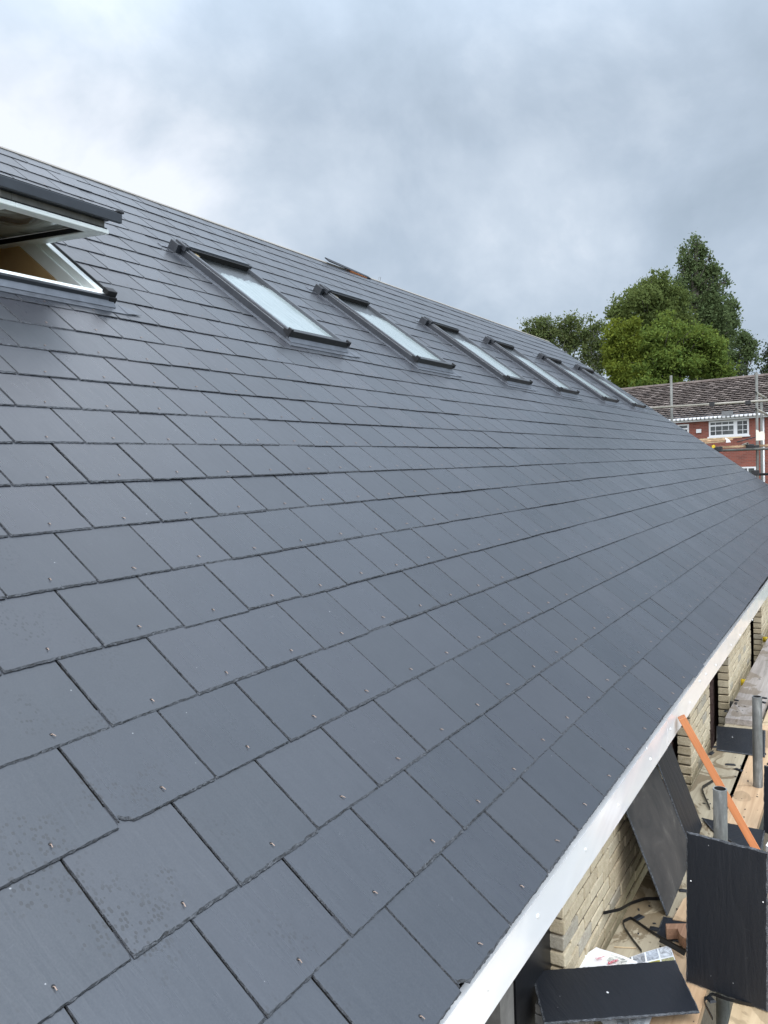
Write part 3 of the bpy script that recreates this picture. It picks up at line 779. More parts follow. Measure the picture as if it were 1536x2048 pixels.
# low pole carrying the inner boards against the wall
def pole(px, pytop, depth, zbot, label, mat='galvanised', lean=(0, 0)):
    p = at_depth(px, pytop, depth); mb = MB(); r = 0.0242
    top = p; bot = Vector((p.x + lean[0], p.y + lean[1], zbot))
    mb.tube([bot, top], r, 24, 0, cap=False)
    mb.tube([top, top - Vector((0, 0, .25))], r - .004, 24, 1, cap=False)
    b0 = len(mb.v)
    for k in range(24):
        an = 6.28319 * k / 24
        mb.v += [top + Vector((math.cos(an) * r, math.sin(an) * r, 0)), top + Vector((math.cos(an) * (r - .004), math.sin(an) * (r - .004), 0))]; mb.c += [(.5,) * 4] * 2
    for k in range(24):
        k2 = (k + 1) % 24; mb.f.append([b0 + 2 * k, b0 + 2 * k2, b0 + 2 * k2 + 1, b0 + 2 * k + 1]); mb.m.append(0)
    b0 = len(mb.v); mb.v += [bot + Vector((math.cos(6.28319 * k / 24) * r, math.sin(6.28319 * k / 24) * r, 0)) for k in range(24)]; mb.c += [(.5,) * 4] * 24; mb.f.append([b0 + k for k in reversed(range(24))]); mb.m.append(0)
    o = mb.build('scaffold_pole', [mat, 'tube_inside'], smooth=True)
    return tag(o, label, 'scaffold pole')
pole(1440, 1577, 2.87, GZ, 'short galvanised pole ending just above the upright black slate')
pole(1514, 1393, 4.17, GZ, 'taller galvanised pole behind the foot of the orange batten')

def tube_thing(name, a, b, r, mat, label, cat='scaffold tube', capmat=None, caplen=0.05):
    mb = MB(); mb.tube([a, b], r, 16, 0)
    d = (Vector(a) - Vector(b)).normalized()
    o = smooth_tube(mb.build(name, mat)); tag(o, label, cat)
    if capmat:
        c = MB(); c.tube([Vector(a) - d * caplen, Vector(a) + d * .004], r + .003, 16, 0); smooth_tube(c.build('end_cap', capmat, o))
    return o
c = at_z(1481, 1353, BZ - .02)
tube_thing('scaffold_tube', (c.x, WY - .015, BZ - .066), (c.x + .01, -.5, BZ - .066), .0242, 'galvanised', 'cross tube with a yellow end cap poking out under the weathered board', capmat='yellow_cap')
c = at_z(1456, 1396, BZ - .02)
tube_thing('scaffold_tube', (c.x, WY - .012, BZ - .066), (c.x + .02, -.5, BZ - .066), .0242, 'galvanised', 'bare cross tube under the board end, against the brick pier')
c = at_z(1533, 1270, BZ - .02)
tube_thing('scaffold_tube', (c.x, WY - .015, BZ - .066), (c.x, -.5, BZ - .066), .0242, 'galvanised', 'farthest cross tube with a pale yellow cap by the last visible pier', capmat='yellow_cap')

# ------------------------------------------------------------------ loose slates, sheets
def slab(name, corners, th, mats, label, cat, holes_at=(), group=None, jag=.0022):
    """flat piece from 4 world corners (in order), extruded back along its normal; chipped edges"""
    P4 = [Vector(c) for c in corners]
    nrm = (P4[1] - P4[0]).cross(P4[3] - P4[0]).normalized()
    org = sum(P4, Vector()) / 4
    ux = (P4[1] - P4[0]).normalized(); uy = nrm.cross(ux)
    R = Matrix((ux, uy, nrm)).transposed().to_4x4(); R.translation = org
    Ri = R.inverted()
    L4 = [Ri @ p for p in P4]
    out = []; inn = []
    ctr = Vector((0, 0))
    for e in range(4):
        a, b_ = L4[e], L4[(e + 1) % 4]; n = max(4, int((b_ - a).length / .012))
        for i in range(n):
            p = a.lerp(b_, i / n); d = Vector((-p.x, -p.y)).normalized()
            ed = (b_ - a).normalized(); nin = Vector((-ed.y, ed.x))
            j = ru(-jag, jag) * .6
            out.append((p.x + nin.x * j, p.y + nin.y * j))
            k = .002 + ru(0, jag * 1.6)
            inn.append((p.x + nin.x * k + d.x * .001, p.y + nin.y * k + d.y * .001))
    n = len(out); mb = MB(); col = (R_(), 0.0, R_() * .3, 1)
    mb.v += [Vector((x, y, th)) for x, y in inn] + [Vector((x, y, th - .003)) for x, y in out] + [Vector((x, y, 0)) for x, y in out]; mb.c += [col] * (3 * n)
    mb.f.append(list(range(n))); mb.m.append(0)
    mb.f.append([2 * n + i for i in reversed(range(n))]); mb.m.append(0)
    for i in range(n):
        j = (i + 1) % n
        mb.f.append([n + i, n + j, j, i]); mb.m.append(1); mb.f.append([2 * n + i, 2 * n + j, n + j, n + i]); mb.m.append(1)
    for (hx, hy, r) in holes_at:
        b0 = len(mb.v); mb.v += [Vector((hx + math.cos(.7 * i + .3) * r, hy + math.sin(.7 * i + .3) * r, th + .0006)) for i in range(9)]; mb.c += [col] * 9
        mb.f.append(list(range(b0, b0 + 9))); mb.m.append(2)
    o = mb.build(name, mats + ['white_cap'])
    o.matrix_world = R
    return tag(o, label, cat, group)
SM = ['slate_loose', 'slate_edge']
LG = 'loose slates on the platform'
# F: flat one across the bottom of the picture
fz_ = BZ + .016
F4 = [at_z(1088, 2050, -.615), at_z(1400, 2026, BZ + .04), at_z(1350, 1924, BZ + .04), at_z(1062, 1944, -.61)]
st0 = at_z(1110, 2010, -.63)
for k_ in range(3):
    z_ = BZ + .002 + .030 * k_
    q_ = MB(); q_.box((st0.x - .02 + .004 * k_, st0.y - .10, z_), (st0.x + .06 + .004 * k_, st0.y + .06, z_ + .029)); tag(q_.build('timber_offcut', 'grey_timber', bevel=.002), 'one of the three timber packers stacked under the flat slate', 'offcut', 'timber packers under the flat slate')
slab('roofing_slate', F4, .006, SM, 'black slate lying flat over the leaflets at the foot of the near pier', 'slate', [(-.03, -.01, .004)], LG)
# C: upright one, facing the camera, leaning on the short pole
cb = [at_z(1373, 1962, BZ + .003), at_z(1537, 2023, BZ + .003)]
up_l, up_r = Vector((.045, .0, .497)), Vector((.045, 0, .497))
C4 = [cb[0], cb[1], cb[1] + up_r, cb[0] + up_l]
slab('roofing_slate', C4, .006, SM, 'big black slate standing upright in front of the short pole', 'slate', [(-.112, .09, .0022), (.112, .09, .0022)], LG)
# D: flat one near the tall pole
zz = BZ + .002
slab('roofing_slate', [at_z(1433, 1501, zz), at_z(1530, 1515, zz), at_z(1531, 1462, zz), at_z(1433, 1453, zz)], .006, SM, 'chalk-marked dark slate lying flat behind the tall pole', 'slate', [(-.05, .03, .004)], LG)
# E, G: pieces round the foot of the batten and beside the chunk
slab('roofing_slate', [at_z(1312, 1874, zz), at_z(1400, 1896, zz), at_z(1400, 1846, zz), at_z(1326, 1835, zz)], .006, SM, 'black slate offcut under the broken brown board', 'slate', [], LG)
slab('roofing_slate', [at_z(1425, 1662, zz + .004), at_z(1520, 1720, zz + .004), at_z(1530, 1660, zz + .012), at_z(1403, 1638, zz + .004)], .006, SM, 'dark slate lying under the foot of the orange batten', 'slate', [], LG)
p0 = at_z(1527, 1665, BZ); p1 = at_z(1575, 1680, BZ)
slab('roofing_slate', [p0, p1, p1 + Vector((.06, -.02, .30)), p0 + Vector((.06, 0, .30))], .006, SM, 'dark slate standing at the right edge behind the tall pole', 'slate', [], LG)
# A, B: sheets leaning on the near pier
def lean_sheet(pbl, pbr, pright, th, mat, label, ytop):
    a = at_z(*pbl, BZ + .002); b_ = Vector((pbr, a.y, BZ + .002))
    top = Vector((0, WY - .012 - a.y, .44))
    return slab('roofing_sheet', [a, b_, b_ + top + Vector((pright, 0, 0)), a + top + Vector((.03, 0, 0))], th, [mat, 'slate_edge'], label, 'sheet', [], None, .0018)
lean_sheet((1333, 1833), 2.50, .03, .007, 'board_dusty', 'dusty dark grey sheet leaning on the near brick pier', 0)
a = at_z(1402, 1652, BZ + .002)
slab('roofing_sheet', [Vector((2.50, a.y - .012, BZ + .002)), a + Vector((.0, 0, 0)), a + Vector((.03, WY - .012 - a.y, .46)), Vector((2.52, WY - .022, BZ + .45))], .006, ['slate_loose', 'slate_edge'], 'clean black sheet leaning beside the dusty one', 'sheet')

# ------------------------------------------------------------------ orange batten
ft = at_z(1534, 1738, BZ + .004); tp = at_y(1363, 1434, -.012)
d = (tp - ft).normalized(); sx = Vector((1, .35, 0)); sx = (sx - d * sx.dot(d)).normalized(); sy = d.cross(sx)
b = MB(); hx, hy = .024, .016
q = []
for base in (ft, tp): q += [base + sx * a_ * hx + sy * c_ * hy for a_, c_ in ((-1, -1), (1, -1), (1, 1), (-1, 1))]
Rb = Matrix((d, sx, sy)).transposed().to_4x4(); Rb.translation = ft; Ri = Rb.inverted()
b.hexa([Ri @ v for v in q]); o = b.build('timber_batten', 'batten_orange', bevel=.002); o.matrix_world = Rb
tag(o, 'long orange-stained roofing batten leaning from the platform up to the white fascia', 'batten')

# ------------------------------------------------------------------ strapping, papers, offcuts
def strap(pts, label, wdt=.012, flat=0.0):
    pts = [Vector(p) for p in pts]; fine = []
    for i in range(len(pts) - 1):
        for k in range(6): fine.append(pts[i].lerp(pts[i + 1], k / 6))
    fine.append(pts[-1]); b = MB(); th = .0012
    sm_ = [fine[0]] + [(fine[i - 1] + fine[i] * 2 + fine[i + 1]) / 4 for i in range(1, len(fine) - 1)] + [fine[-1]]
    rings = []
    for i, p in enumerate(sm_):
        dd = (sm_[min(i + 1, len(sm_) - 1)] - sm_[max(0, i - 1)]).normalized()
        side = Vector((-dd.y, dd.x, 0)).normalized()
        u = (Vector((0, 0, 1)) * (1 - flat) + side * flat).normalized(); n = dd.cross(u).normalized()
        b0 = len(b.v); b.v += [p + n * th, p - n * th, p - n * th + u * wdt, p + n * th + u * wdt]; b.c += [(.5,) * 4] * 4; rings.append(b0)
    for i in range(len(rings) - 1):
        for k in range(4):
            k2 = (k + 1) % 4; b.f.append([rings[i] + k, rings[i] + k2, rings[i + 1] + k2, rings[i + 1] + k]); b.m.append(0)
    b.f.append([rings[0] + k for k in range(4)]); b.m.append(0); b.f.append([rings[-1] + k for k in reversed(range(4))]); b.m.append(0)
    return tag(b.build('packing_strap', 'black_plastic'), label, 'strap', 'black packing straps on the platform')
sz = BZ + .003
strap([at_z(*q, sz) for q in ((1283, 1905), (1262, 1878), (1250, 1860), (1245, 1846), (1262, 1838), (1282, 1852), (1305, 1868), (1340, 1888), (1372, 1905))], 'looped black strap on the grey board by the leaflets', .011)
strap([at_y(1207, 1829, WY - .005), at_z(1240, 1822, sz + .02), at_z(1262, 1809, sz), at_z(1290, 1800, sz), at_z(1325, 1800, sz)], 'curved black strap from the pier to the dusty sheet', .012)
strap([at_z(*q, sz) for q in ((1420, 1620), (1407, 1590), (1404, 1578), (1430, 1562), (1440, 1560))], 'bent black strap beside the top of the short pole', .016)
strap([at_z(*q, sz) for q in ((1425, 2040), (1412, 2015), (1408, 2003), (1424, 1990), (1450, 2000), (1490, 2010), (1540, 2019))], 'black strap in front of the upright slate', .010)
strap([at_z(*q, sz + .008) for q in ((1318, 1884), (1340, 1895), (1368, 1912))], 'thick black strap end between the slate offcut and the leaflet', .016, .5)

def paper(corners, nu, nv, cells, label, lift=.004, seed=1, margin=.05):
    """sheet with a few picture cells; corners in world order bl, br, tr, tl"""
    rnd = random.Random(seed); P4 = [Vector(c) for c in corners]
    U, V = 24, 20; vs = []; fs = []; col = []; pic = []
    def pt(u, v):
        p = P4[0] * (1 - u) * (1 - v) + P4[1] * u * (1 - v) + P4[2] * u * v + P4[3] * (1 - u) * v
        return p + Vector((0, 0, lift + .007 * abs(math.sin(3 * u + seed)) * abs(math.cos(2.2 * v)) ))
    nvx = (U + 1) * (V + 1)
    for j in range(V + 1):
        for i in range(U + 1):
            vs.append(pt(i / U, j / V))
    fcol = []
    for j in range(V):
        for i in range(U):
            fs.append([j * (U + 1) + i, j * (U + 1) + i + 1, (j + 1) * (U + 1) + i + 1, (j + 1) * (U + 1) + i])
    base = bpy.data.meshes.new('leaflet')
    n0 = len(vs); mats = [0] * len(fs)
    cc = [(.8, .8, .8, 1)] * len(vs); pp = [0.0] * len(vs)
    for (u0, v0, u1, v1, c) in cells:      # printed pictures: thin patches a hair above the sheet
        K = 5; b0 = len(vs)
        for j in range(K + 1):
            for i in range(K + 1):
                vs.append(pt(u0 + (u1 - u0) * i / K, v0 + (v1 - v0) * j / K) + Vector((0, 0, .0012))); cc.append((*c, 1)); pp.append(1.0)
        for j in range(K):
            for i in range(K):
                fs.append([b0 + j * (K + 1) + i, b0 + j * (K + 1) + i + 1, b0 + (j + 1) * (K + 1) + i + 1, b0 + (j + 1) * (K + 1) + i])
    o = link('leaflet', vs, fs, 'paper', smooth=True)
    at = o.data.color_attributes.new('col', 'FLOAT_COLOR', 'POINT'); at.data.foreach_set('color', [x for c in cc for x in c])
    at = o.data.attributes.new('pic', 'FLOAT', 'POINT'); at.data.foreach_set('value', pp)
    tag(o, label, 'leaflet', 'printed leaflets on the platform')
    return o, pt
pz = BZ + .003
cells = []
rn = random.Random(4)
pal = [(.42, .45, .50), (.30, .31, .33), (.55, .57, .60), (.22, .20, .18), (.38, .36, .20), (.60, .62, .66), (.16, .15, .15), (.42, .40, .38)]
nx, ny = 4, 4
for i in range(nx):
    for j in range(ny):
        c = pal[rn.randrange(len(pal))]
        if (i, j) == (2, 2): c = (.42, .38, .06)
        cells.append(((i + .06) / nx, (j + .06) / ny, (i + .94) / nx, (j + .94) / ny, c))
cells.append((.66, .53, .73, .68, (.75, .08, .25)))
paper([at_z(1235, 1990, pz), at_z(1374, 1985, pz), at_z(1340, 1894, pz), at_z(1238, 1925, pz)], 4, 4, cells, 'glossy leaflet covered in small photographs, beside the upright slate', .005, 3)
o, pt = paper([at_z(1120, 1945, pz), at_z(1255, 1995, pz), at_z(1275, 1928, pz), at_z(1193, 1898, pz)], 1, 1,
              [(.42, .72, .80, .93, (.62, .62, .58))], 'white leaflet with a red name strip, tucked under the flat slate', .006, 6)
# red cross-hatched drawing and the red strip with its upside-down word
def patch(name, pts, mat, parent, lift=.003):
    mb = MB(); mb.face([Vector(p) + Vector((0, 0, lift)) for p in pts]); return mb.build(name, mat, parent)
strip = [at_z(1217, 1929, pz + .0145), at_z(1237, 1921.5, pz + .0145), at_z(1235.5, 1918, pz + .0145), at_z(1215.5, 1924.5, pz + .0145)]
patch('name_strip', strip, 'label_red', o, .001)
tx = bpy.data.curves.new('strip_word', 'FONT'); tx.body = 'RUTLIA'; tx.size = .012; tx.align_x = 'CENTER'; tx.align_y = 'CENTER'
to_ = bpy.data.objects.new('strip_word_curve', tx); COL.objects.link(to_)
dg_ = bpy.context.evaluated_depsgraph_get(); me_ = bpy.data.meshes.new_from_object(to_.evaluated_get(dg_)); bpy.data.objects.remove(to_)
me_.materials.clear(); me_.materials.append(M['paper_text']); to = bpy.data.objects.new('strip_word', me_); COL.objects.link(to)
ctr = sum(strip, Vector()) / 4 + Vector((0, 0, .0022)); dx = (strip[0] - strip[1]).normalized()
to.matrix_world = Matrix((dx, Vector((0, 0, 1)).cross(dx).normalized(), Vector((0, 0, 1)))).transposed().to_4x4(); to.location = ctr; to.parent = o
for k in range(4):
    a = at_z(1195 + 3 * k, 1921, pz + .0145); patch('red_line', [a, a + Vector((.002, 0, 0)), a + Vector((.012, .012, 0)), a + Vector((.010, .012, 0))], 'label_red', o, .001 + .0003 * k)
a = at_z(1196, 1919, pz + .0145); b_ = at_z(1210, 1914, pz + .0145); patch('red_line', [a, b_, b_ + Vector((0, .003, 0)), a + Vector((0, .003, 0))], 'label_red', o, .0026)
paper([at_z(1215, 2062, pz), at_z(1295, 2060, pz), at_z(1310, 2020, pz), at_z(1190, 2030, pz)], 1, 1, [(.3, .1, .55, .9, (.55, .6, .65)), (.6, .1, .9, .9, (.6, .64, .68))], 'corner of a leaflet showing at the lower edge of the flat slate', .002, 9)
# broken brown board: an L-shaped offcut with a splintered side
bz = BZ + .012
def offcut(pts, h0, h1, mat, label):
    b = MB(); n = len(pts); b0 = len(b.v)
    b.v += [Vector((p.x, p.y, h0)) for p in pts] + [Vector((p.x, p.y, h1)) for p in pts]; b.c += [(.5,) * 4] * (2 * n)
    b.f.append([n + i for i in range(n)]); b.m.append(0); b.f.append([i for i in reversed(range(n))]); b.m.append(0)
    for i in range(n): j = (i + 1) % n; b.f.append([i, j, n + j, n + i]); b.m.append(0)
    return tag(b.build('wood_offcut', mat, bevel=.0015), label, 'offcut')
offcut([at_z(*q, bz + .04) for q in ((1333, 1858), (1355, 1857), (1359, 1868), (1366, 1874), (1377, 1878), (1395, 1878), (1395, 1846), (1331, 1847))], bz, bz + .04, 'chip_brown', 'broken brown particle board offcut beside the upright slate')
offcut([at_z(*q, BZ + .012) for q in ((1345, 1838), (1376, 1843), (1392, 1790), (1376, 1792), (1366, 1798))], BZ + .001, BZ + .012, 'board_new', 'thin pale wood sliver beside the dusty sheet')
offcut([at_z(*q, BZ + .006) for q in ((1228, 1893), (1228, 1891.5), (1272, 1893.5), (1272, 1895))], BZ + .001, BZ + .005, 'pale_timber', 'thin straw-like splinter lying on the grey board')
offcut([at_z(*q, BZ + .03) for q in ((1531, 1690), (1560, 1650), (1580, 1670), (1560, 1710))], BZ + .002, BZ + .03, 'plastic_sheet', 'small white block right of the tall pole')
rs = random.Random(3)
crumbs = MB()
for k in range(130):
    X = rs.uniform(1.3, 5.0); Y = rs.uniform(-.26, .11); s_ = rs.uniform(.0012, .0038) if k > 26 else rs.uniform(.006, .013)
    a_ = rs.uniform(0, 3); u = Vector((math.cos(a_), math.sin(a_), 0)) * s_ * rs.uniform(1, 3); v_ = Vector((-math.sin(a_), math.cos(a_), 0)) * s_
    c = Vector((X, Y, BZ + .0025 + (.040 if X > 4.43 and Y > -.12 else 0)))
    crumbs.hexa([c - u - v_, c + u - v_, c + u + v_, c - u + v_, c - u * .7 - v_ * .7 + Vector((0, 0, min(s_ * .6, .005))), c + u * .6 - v_ * .7 + Vector((0, 0, min(s_ * .6, .005))), c + u * .7 + v_ * .6 + Vector((0, 0, min(s_ * .5, .004))), c - u * .6 + v_ * .7 + Vector((0, 0, min(s_ * .6, .005)))])
o = crumbs.build('slate_debris', 'slate_loose'); o['kind'] = 'stuff'; o['label'] = 'slate chips and crumbs scattered on the boards'; o['category'] = 'debris'

# ------------------------------------------------------------------ gable scaffold at the far end
sc = empty('scaffolding', at_depth(1514, 940, 16.6)); tag(sc, 'tube scaffolding with a boarded lift at the far gable of the slate roof', 'scaffolding')
sc_inv = sc.location.copy()
def spart(name, a, b, r, mat, caps=True):
    mb = MB(); mb.tube([Vector(a) - sc_inv, Vector(b) - sc_inv], r, 12, 0); return smooth_tube(mb.build(name, mat, sc))
RT = .0265
Pf = at_depth(1513, 745, 16.0); Pb = at_depth(1342, 751, 16.6)
spart('standard', (Pf.x - .02, Pf.y, GZ), Pf, RT, 'pole_far')
spart('standard', (Pb.x, Pb.y, GZ), Pb, RT, 'pole_far')
e1 = (Pf - Pb); e1.z = 0; e1.normalize()                 # along the gable towards the right of the picture
outw = Vector((e1.y, -e1.x, 0)); outw = outw if outw.x > 0 else -outw
Q = at_depth(1522.5, 790, 17.3); spart('standard', (Q.x, Q.y, GZ), (Q.x, Q.y, Q.z), RT, 'pole_far')
zr = at_depth(1342, 814, 16.55).z
A1 = at_depth(1300, 817, 16.7); B1 = Vector((0, 0, 0)); B1 = A1 + e1 * 4.5; A1.z = zr; B1.z = zr + .02
off = outw * -.05
spart('guard_rail', A1 + off, B1 + off, .024, 'rail_pale')
for px in (1424, 1494):
    c = A1 + e1 * ((px - 1300) / 1.0 * .0 ) 
    t_ = (at_depth(px, 808, 16.3) - A1).dot(e1); c = A1 + e1 * t_ + off
    mb = MB(); mb.box(tuple(c - sc_inv - Vector((.04, .05, .05))), tuple(c - sc_inv + Vector((.04, .05, .035)))); mb.build('coupler', 'coupler_dark', sc, bevel=.01)
for (pa, pb) in (((1512, 785), (1531, 796)), ((1512, 818), (1534, 829))):
    a = at_depth(*pa, 15.95); b_ = at_depth(*pb, 17.35); spart('transom', a, b_, .024, 'rail_pale')
    mb = MB(); mb.tube([a - sc_inv - (b_ - a).normalized() * .03, a - sc_inv], .02, 12); smooth_tube(mb.build('tube_end', 'tube_inside', sc))
zb = at_depth(1420, 897, 16.2).z
for (z_, px, nm) in ((zb - .05, 1434, 'ledger'), (at_depth(1520, 949, 16).z, 1495, 'ledger')):
    a = at_depth(px, 900, 16.2); a.z = z_; a = a + outw * -.06; spart(nm, a, a + e1 * 4, .026, 'pole_far' if px == 1434 else 'coupler_dark')
a = at_depth(1495, 887.5, 15.6); spart('transom', a, a + outw * 1.8, .026, 'rail_pale')
mb = MB(); mb.tube([a - sc_inv - outw * .004, a - sc_inv + outw * .02], .019, 12); mb.build('tube_end', 'tube_inside', sc)
a = at_depth(1427, 893, 15.5); spart('transom', a, a + outw * 1.8, .026, 'galvanised')
mb = MB(); mb.tube([a - sc_inv - outw * .01, a - sc_inv + outw * .06], .033, 12); mb.build('end_cap', 'yellow_cap', sc)
for px, py in ((1511, 895), (1511, 945), (1437, 898), (1500, 893)):
    c = at_depth(px, py, 15.95) - sc_inv; mb = MB(); mb.box(tuple(c - Vector((.05, .07, .06))), tuple(c + Vector((.05, .07, .05)))); mb.build('coupler', 'coupler_dark', sc, bevel=.012)
# boards of the lift
for k in range(4):
    a = at_depth(1400, 889.5, 16.4) + outw * (.22 * k); a.z = zb; mb = MB()
    u = e1 * 4.2; v_ = outw * .215; h = Vector((0, 0, .04))
    mb.hexa([a, a + v_, a + u + v_, a + u, a + h, a + v_ + h, a + u + v_ + h, a + u + h]); 
    tag(mb.build('scaffold_board', 'board_old' if k else 'board_new'), ['front board of the far gable platform, its brown edge showing', 'second board of the far gable platform', 'third board of the far gable platform', 'back board of the far gable platform'][k], 'board', 'boards of the far gable platform')
def lump(name, pts_px, depth, thick, mat, label, cat):
    """upright flat piece on the far platform from picture corners, extruded away"""
    b = MB(); n = len(pts_px); fr = [at_depth(px, py, depth) for px, py in pts_px]; bkp = [p + outw * thick for p in fr]
    b.v += fr + bkp; b.c += [(.5,) * 4] * (2 * n)
    b.f.append(list(range(n))); b.m.append(0); b.f.append([n + i for i in reversed(range(n))]); b.m.append(0)
    for i in range(n): j = (i + 1) % n; b.f.append([j, i, n + i, n + j]); b.m.append(0)
    return tag(b.build(name, mat), label, cat)
lump('timber_length', [(1398, 880.5), (1484, 875), (1484, 872.5), (1398, 878)], 16.5, .1, 'pale_timber', 'pale timber length on top of the far platform, below the white window', 'timber')
lump('timber_length', [(1402, 884), (1466, 879.5), (1466, 876.5), (1402, 881)], 16.3, .1, 'board_new', 'shorter brownish timber under the pale length on the far platform', 'timber')
lump('timber_length', [(1406, 887.5), (1450, 884), (1450, 881.5), (1406, 885)], 16.2, .1, 'pale_timber', 'lowest pale timber on the far platform beside the white plastic', 'timber')
lump('plastic_scrap', [(1452, 885), (1462, 884.5), (1458, 879), (1452, 875.5), (1449.5, 876.5), (1453, 881)], 16.05, .12, 'plastic_sheet', 'crumpled white plastic scrap on the far platform', 'plastic')
lump('plywood_panel', [(1512, 881), (1529.5, 880), (1529.5, 866), (1525, 862.5), (1520, 863.5), (1519.5, 865), (1517, 861), (1512, 859)], 15.85, .02, 'panel_cream', 'torn cream panel standing by the front scaffold pole', 'panel')
a = at_depth(1474, 884, 16.2); b_ = at_depth(1512, 874, 16.3)
mb = MB(); mb.tube([a, b_], .012, 8); tag(smooth_tube(mb.build('black_pipe', 'black_plastic')), 'thin black pipe lying askew on the far platform', 'pipe')

# ------------------------------------------------------------------ brick house beyond
HD = Vector((0.188, 0.982, 0)).normalized()              # along its front, away to the left of the picture
HN = Vector((-HD.y, HD.x, 0))                            # outward normal, towards us
H0 = at_depth(1450, 830, 38.0)
ez = math.atan2(-HD.y, -HD.x)
house = empty('brick_house', (H0.x, H0.y, GZ), (0, 0, ez)); tag(house, 'red brick house with a brown tiled roof and white windows beyond the scaffolding', 'house')
HXAX = -HD                                               # local +x = right in the picture ; local +y = away
def hl_(px, py, off=0.0):
    """picture point on the front plane -> local x, z"""
    d = ray(px, py); o0 = H0 + HN * off
    t = (o0 - CAM).dot(HN) / d.dot(HN); p = CAM + d * t - Vector((H0.x, H0.y, GZ))
    return p.dot(HXAX), p.z
HT = hl_(1450, 834)[1]
LX0, LX1 = -9.0, 12.0
mb = MB(); mb.box((LX0, 0, -.5), (LX1, 7.4, HT)); mb.build('wall', 'red_brick', house)
# tiled roof, every course a tilted row of separate tiles
RUN = 3.9; RP = math.radians(27.5)
tl = MB()
nrow = 21; gz_ = RUN / math.cos(RP) / nrow; 
for r in range(nrow + 0):
    s0 = -0.35 + r * (RUN + .35) / math.cos(RP) / nrow; s1 = s0 + (RUN + .35) / math.cos(RP) / nrow + .04
    x = LX0 - .15 + (0.15 if r % 2 else 0)
    while x < LX1:
        x1 = x + .268; c = (R_(), R_(), R_(), 1); j = ru(-.006, .006); lift = .075 + ru(-.008, .012)
        def q(xx, s, h): return (xx, s * math.cos(RP) - h * math.sin(RP), HT + .12 + s * math.sin(RP) + h * math.cos(RP))
        tl.hexa([q(x, s0 + j, lift - .016), q(x1, s0 + j, lift - .016), q(x1, s1, -.02), q(x, s1, -.02), q(x, s0 + j, lift), q(x1, s0 + j, lift), q(x1, s1, .0), q(x, s1, .0)], 0, c)
        x += .315
rt = tl.build('roof', 'roof_tile', house)
rm = MB(); ry = RUN; rzr = HT + .12 + RUN * math.tan(RP)
x = LX0 - .2
while x < LX1:
    rm.tube([(x, ry, rzr - .02), (x + .44, ry, rzr - .02 + ru(-.006, .006))], .12, 8, 0, col=(R_() * .8, 0, 0, 1)); x += .45
rm.build('ridge_tile', 'roof_tile', house)
bkr = MB(); bkr.hexa([(LX0, -.3, HT), (LX1, -.3, HT), (LX1, ry, rzr - .14), (LX0, ry, rzr - .14), (LX0, -.3, HT + .02), (LX1, -.3, HT + .02), (LX1, ry, rzr - .1), (LX0, ry, rzr - .1)])
bkr.hexa([(LX0, ry, rzr - .14), (LX1, ry, rzr - .14), (LX1, 7.8, HT - .05), (LX0, 7.8, HT - .05), (LX0, ry, rzr - .08), (LX1, ry, rzr - .08), (LX1, 7.8, HT), (LX0, 7.8, HT)])
bkr.build('roof_underside', 'rubber', house)
mb = MB(); mb.box((LX0, -.24, HT - .14), (LX1, -.20, HT + .07)); mb.box((LX0, -.20, HT - .14), (LX1, -.002, HT - .12)); mb.build('fascia', 'upvc_white', house)
gt = MB()
x = LX0
while x < LX1:
    gt.tube([(x, -.31, HT - .015), (x + .13, -.31, HT - .015)], .062, 10, 0); gt.tube([(x + .13, -.31, HT - .015), (x + .20, -.31, HT - .015)], .054, 10, 1); x += .20
gt.build('gutter', ['upvc_white', 'gutter_grey'], house)
def window(pxs, name='window', glaz=True, hb=(), vb=()):
    """pxs: left, top(at left), right, bottom(at left) in the picture"""
    x0, zt = hl_(pxs[0], pxs[1]); x1, _ = hl_(pxs[2], pxs[1]); _, z0 = hl_(pxs[0], pxs[3])
    wf = .075; mb = MB()
    mb.box((x0, -.03, z0), (x0 + wf, .02, zt)); mb.box((x1 - wf, -.03, z0), (x1, .02, zt)); mb.box((x0 + wf, -.03, z0), (x1 - wf, .02, z0 + wf)); mb.box((x0 + wf, -.03, zt - wf), (x1 - wf, .02, zt))
    for (f0, f1, zf, wd) in hb: mb.box((x0 + (x1 - x0) * f0, -.035, z0 + (zt - z0) * zf - wd / 2), (x0 + (x1 - x0) * f1, .012, z0 + (zt - z0) * zf + wd / 2))
    for (xf, g0, g1, wd) in vb: mb.box((x0 + (x1 - x0) * xf - wd / 2, -.033, z0 + (zt - z0) * g0), (x0 + (x1 - x0) * xf + wd / 2, .014, z0 + (zt - z0) * g1))
    fr = mb.build(name, 'upvc_white', house)
    mb = MB(); mb.box((x0 + .02, -.012, z0 + .02), (x1 - .02, -.004, zt - .02)); mb.build('pane', 'house_glass', fr)
    mb = MB(); mb.box((x0 - .06, -.07, z0 - .07), (x1 + .06, .0, z0 - .002)); mb.build('sill', 'upvc_white', fr)
    return fr
th_ = .022
window((1418, 843, 1498, 874), hb=[(0, .66, .70, .075), (0, .66, .36, th_), (.70, 1, .66, th_), (.70, 1, .34, th_)],
       vb=[(.67, 0, 1, .17), (.17, 0, 1, th_), (.335, 0, 1, th_), (.50, .36, 1, th_), (.85, 0, 1, th_)])
window((1300, 853, 1378, 881), hb=[(0, 1, .68, .07), (0, 1, .35, th_)], vb=[(.5, 0, 1, .1), (.75, 0, 1, th_)])
window((1480, 934, 1512, 972), hb=[(0, 1, .6, .05)], vb=[(.5, 0, 1, .05)])
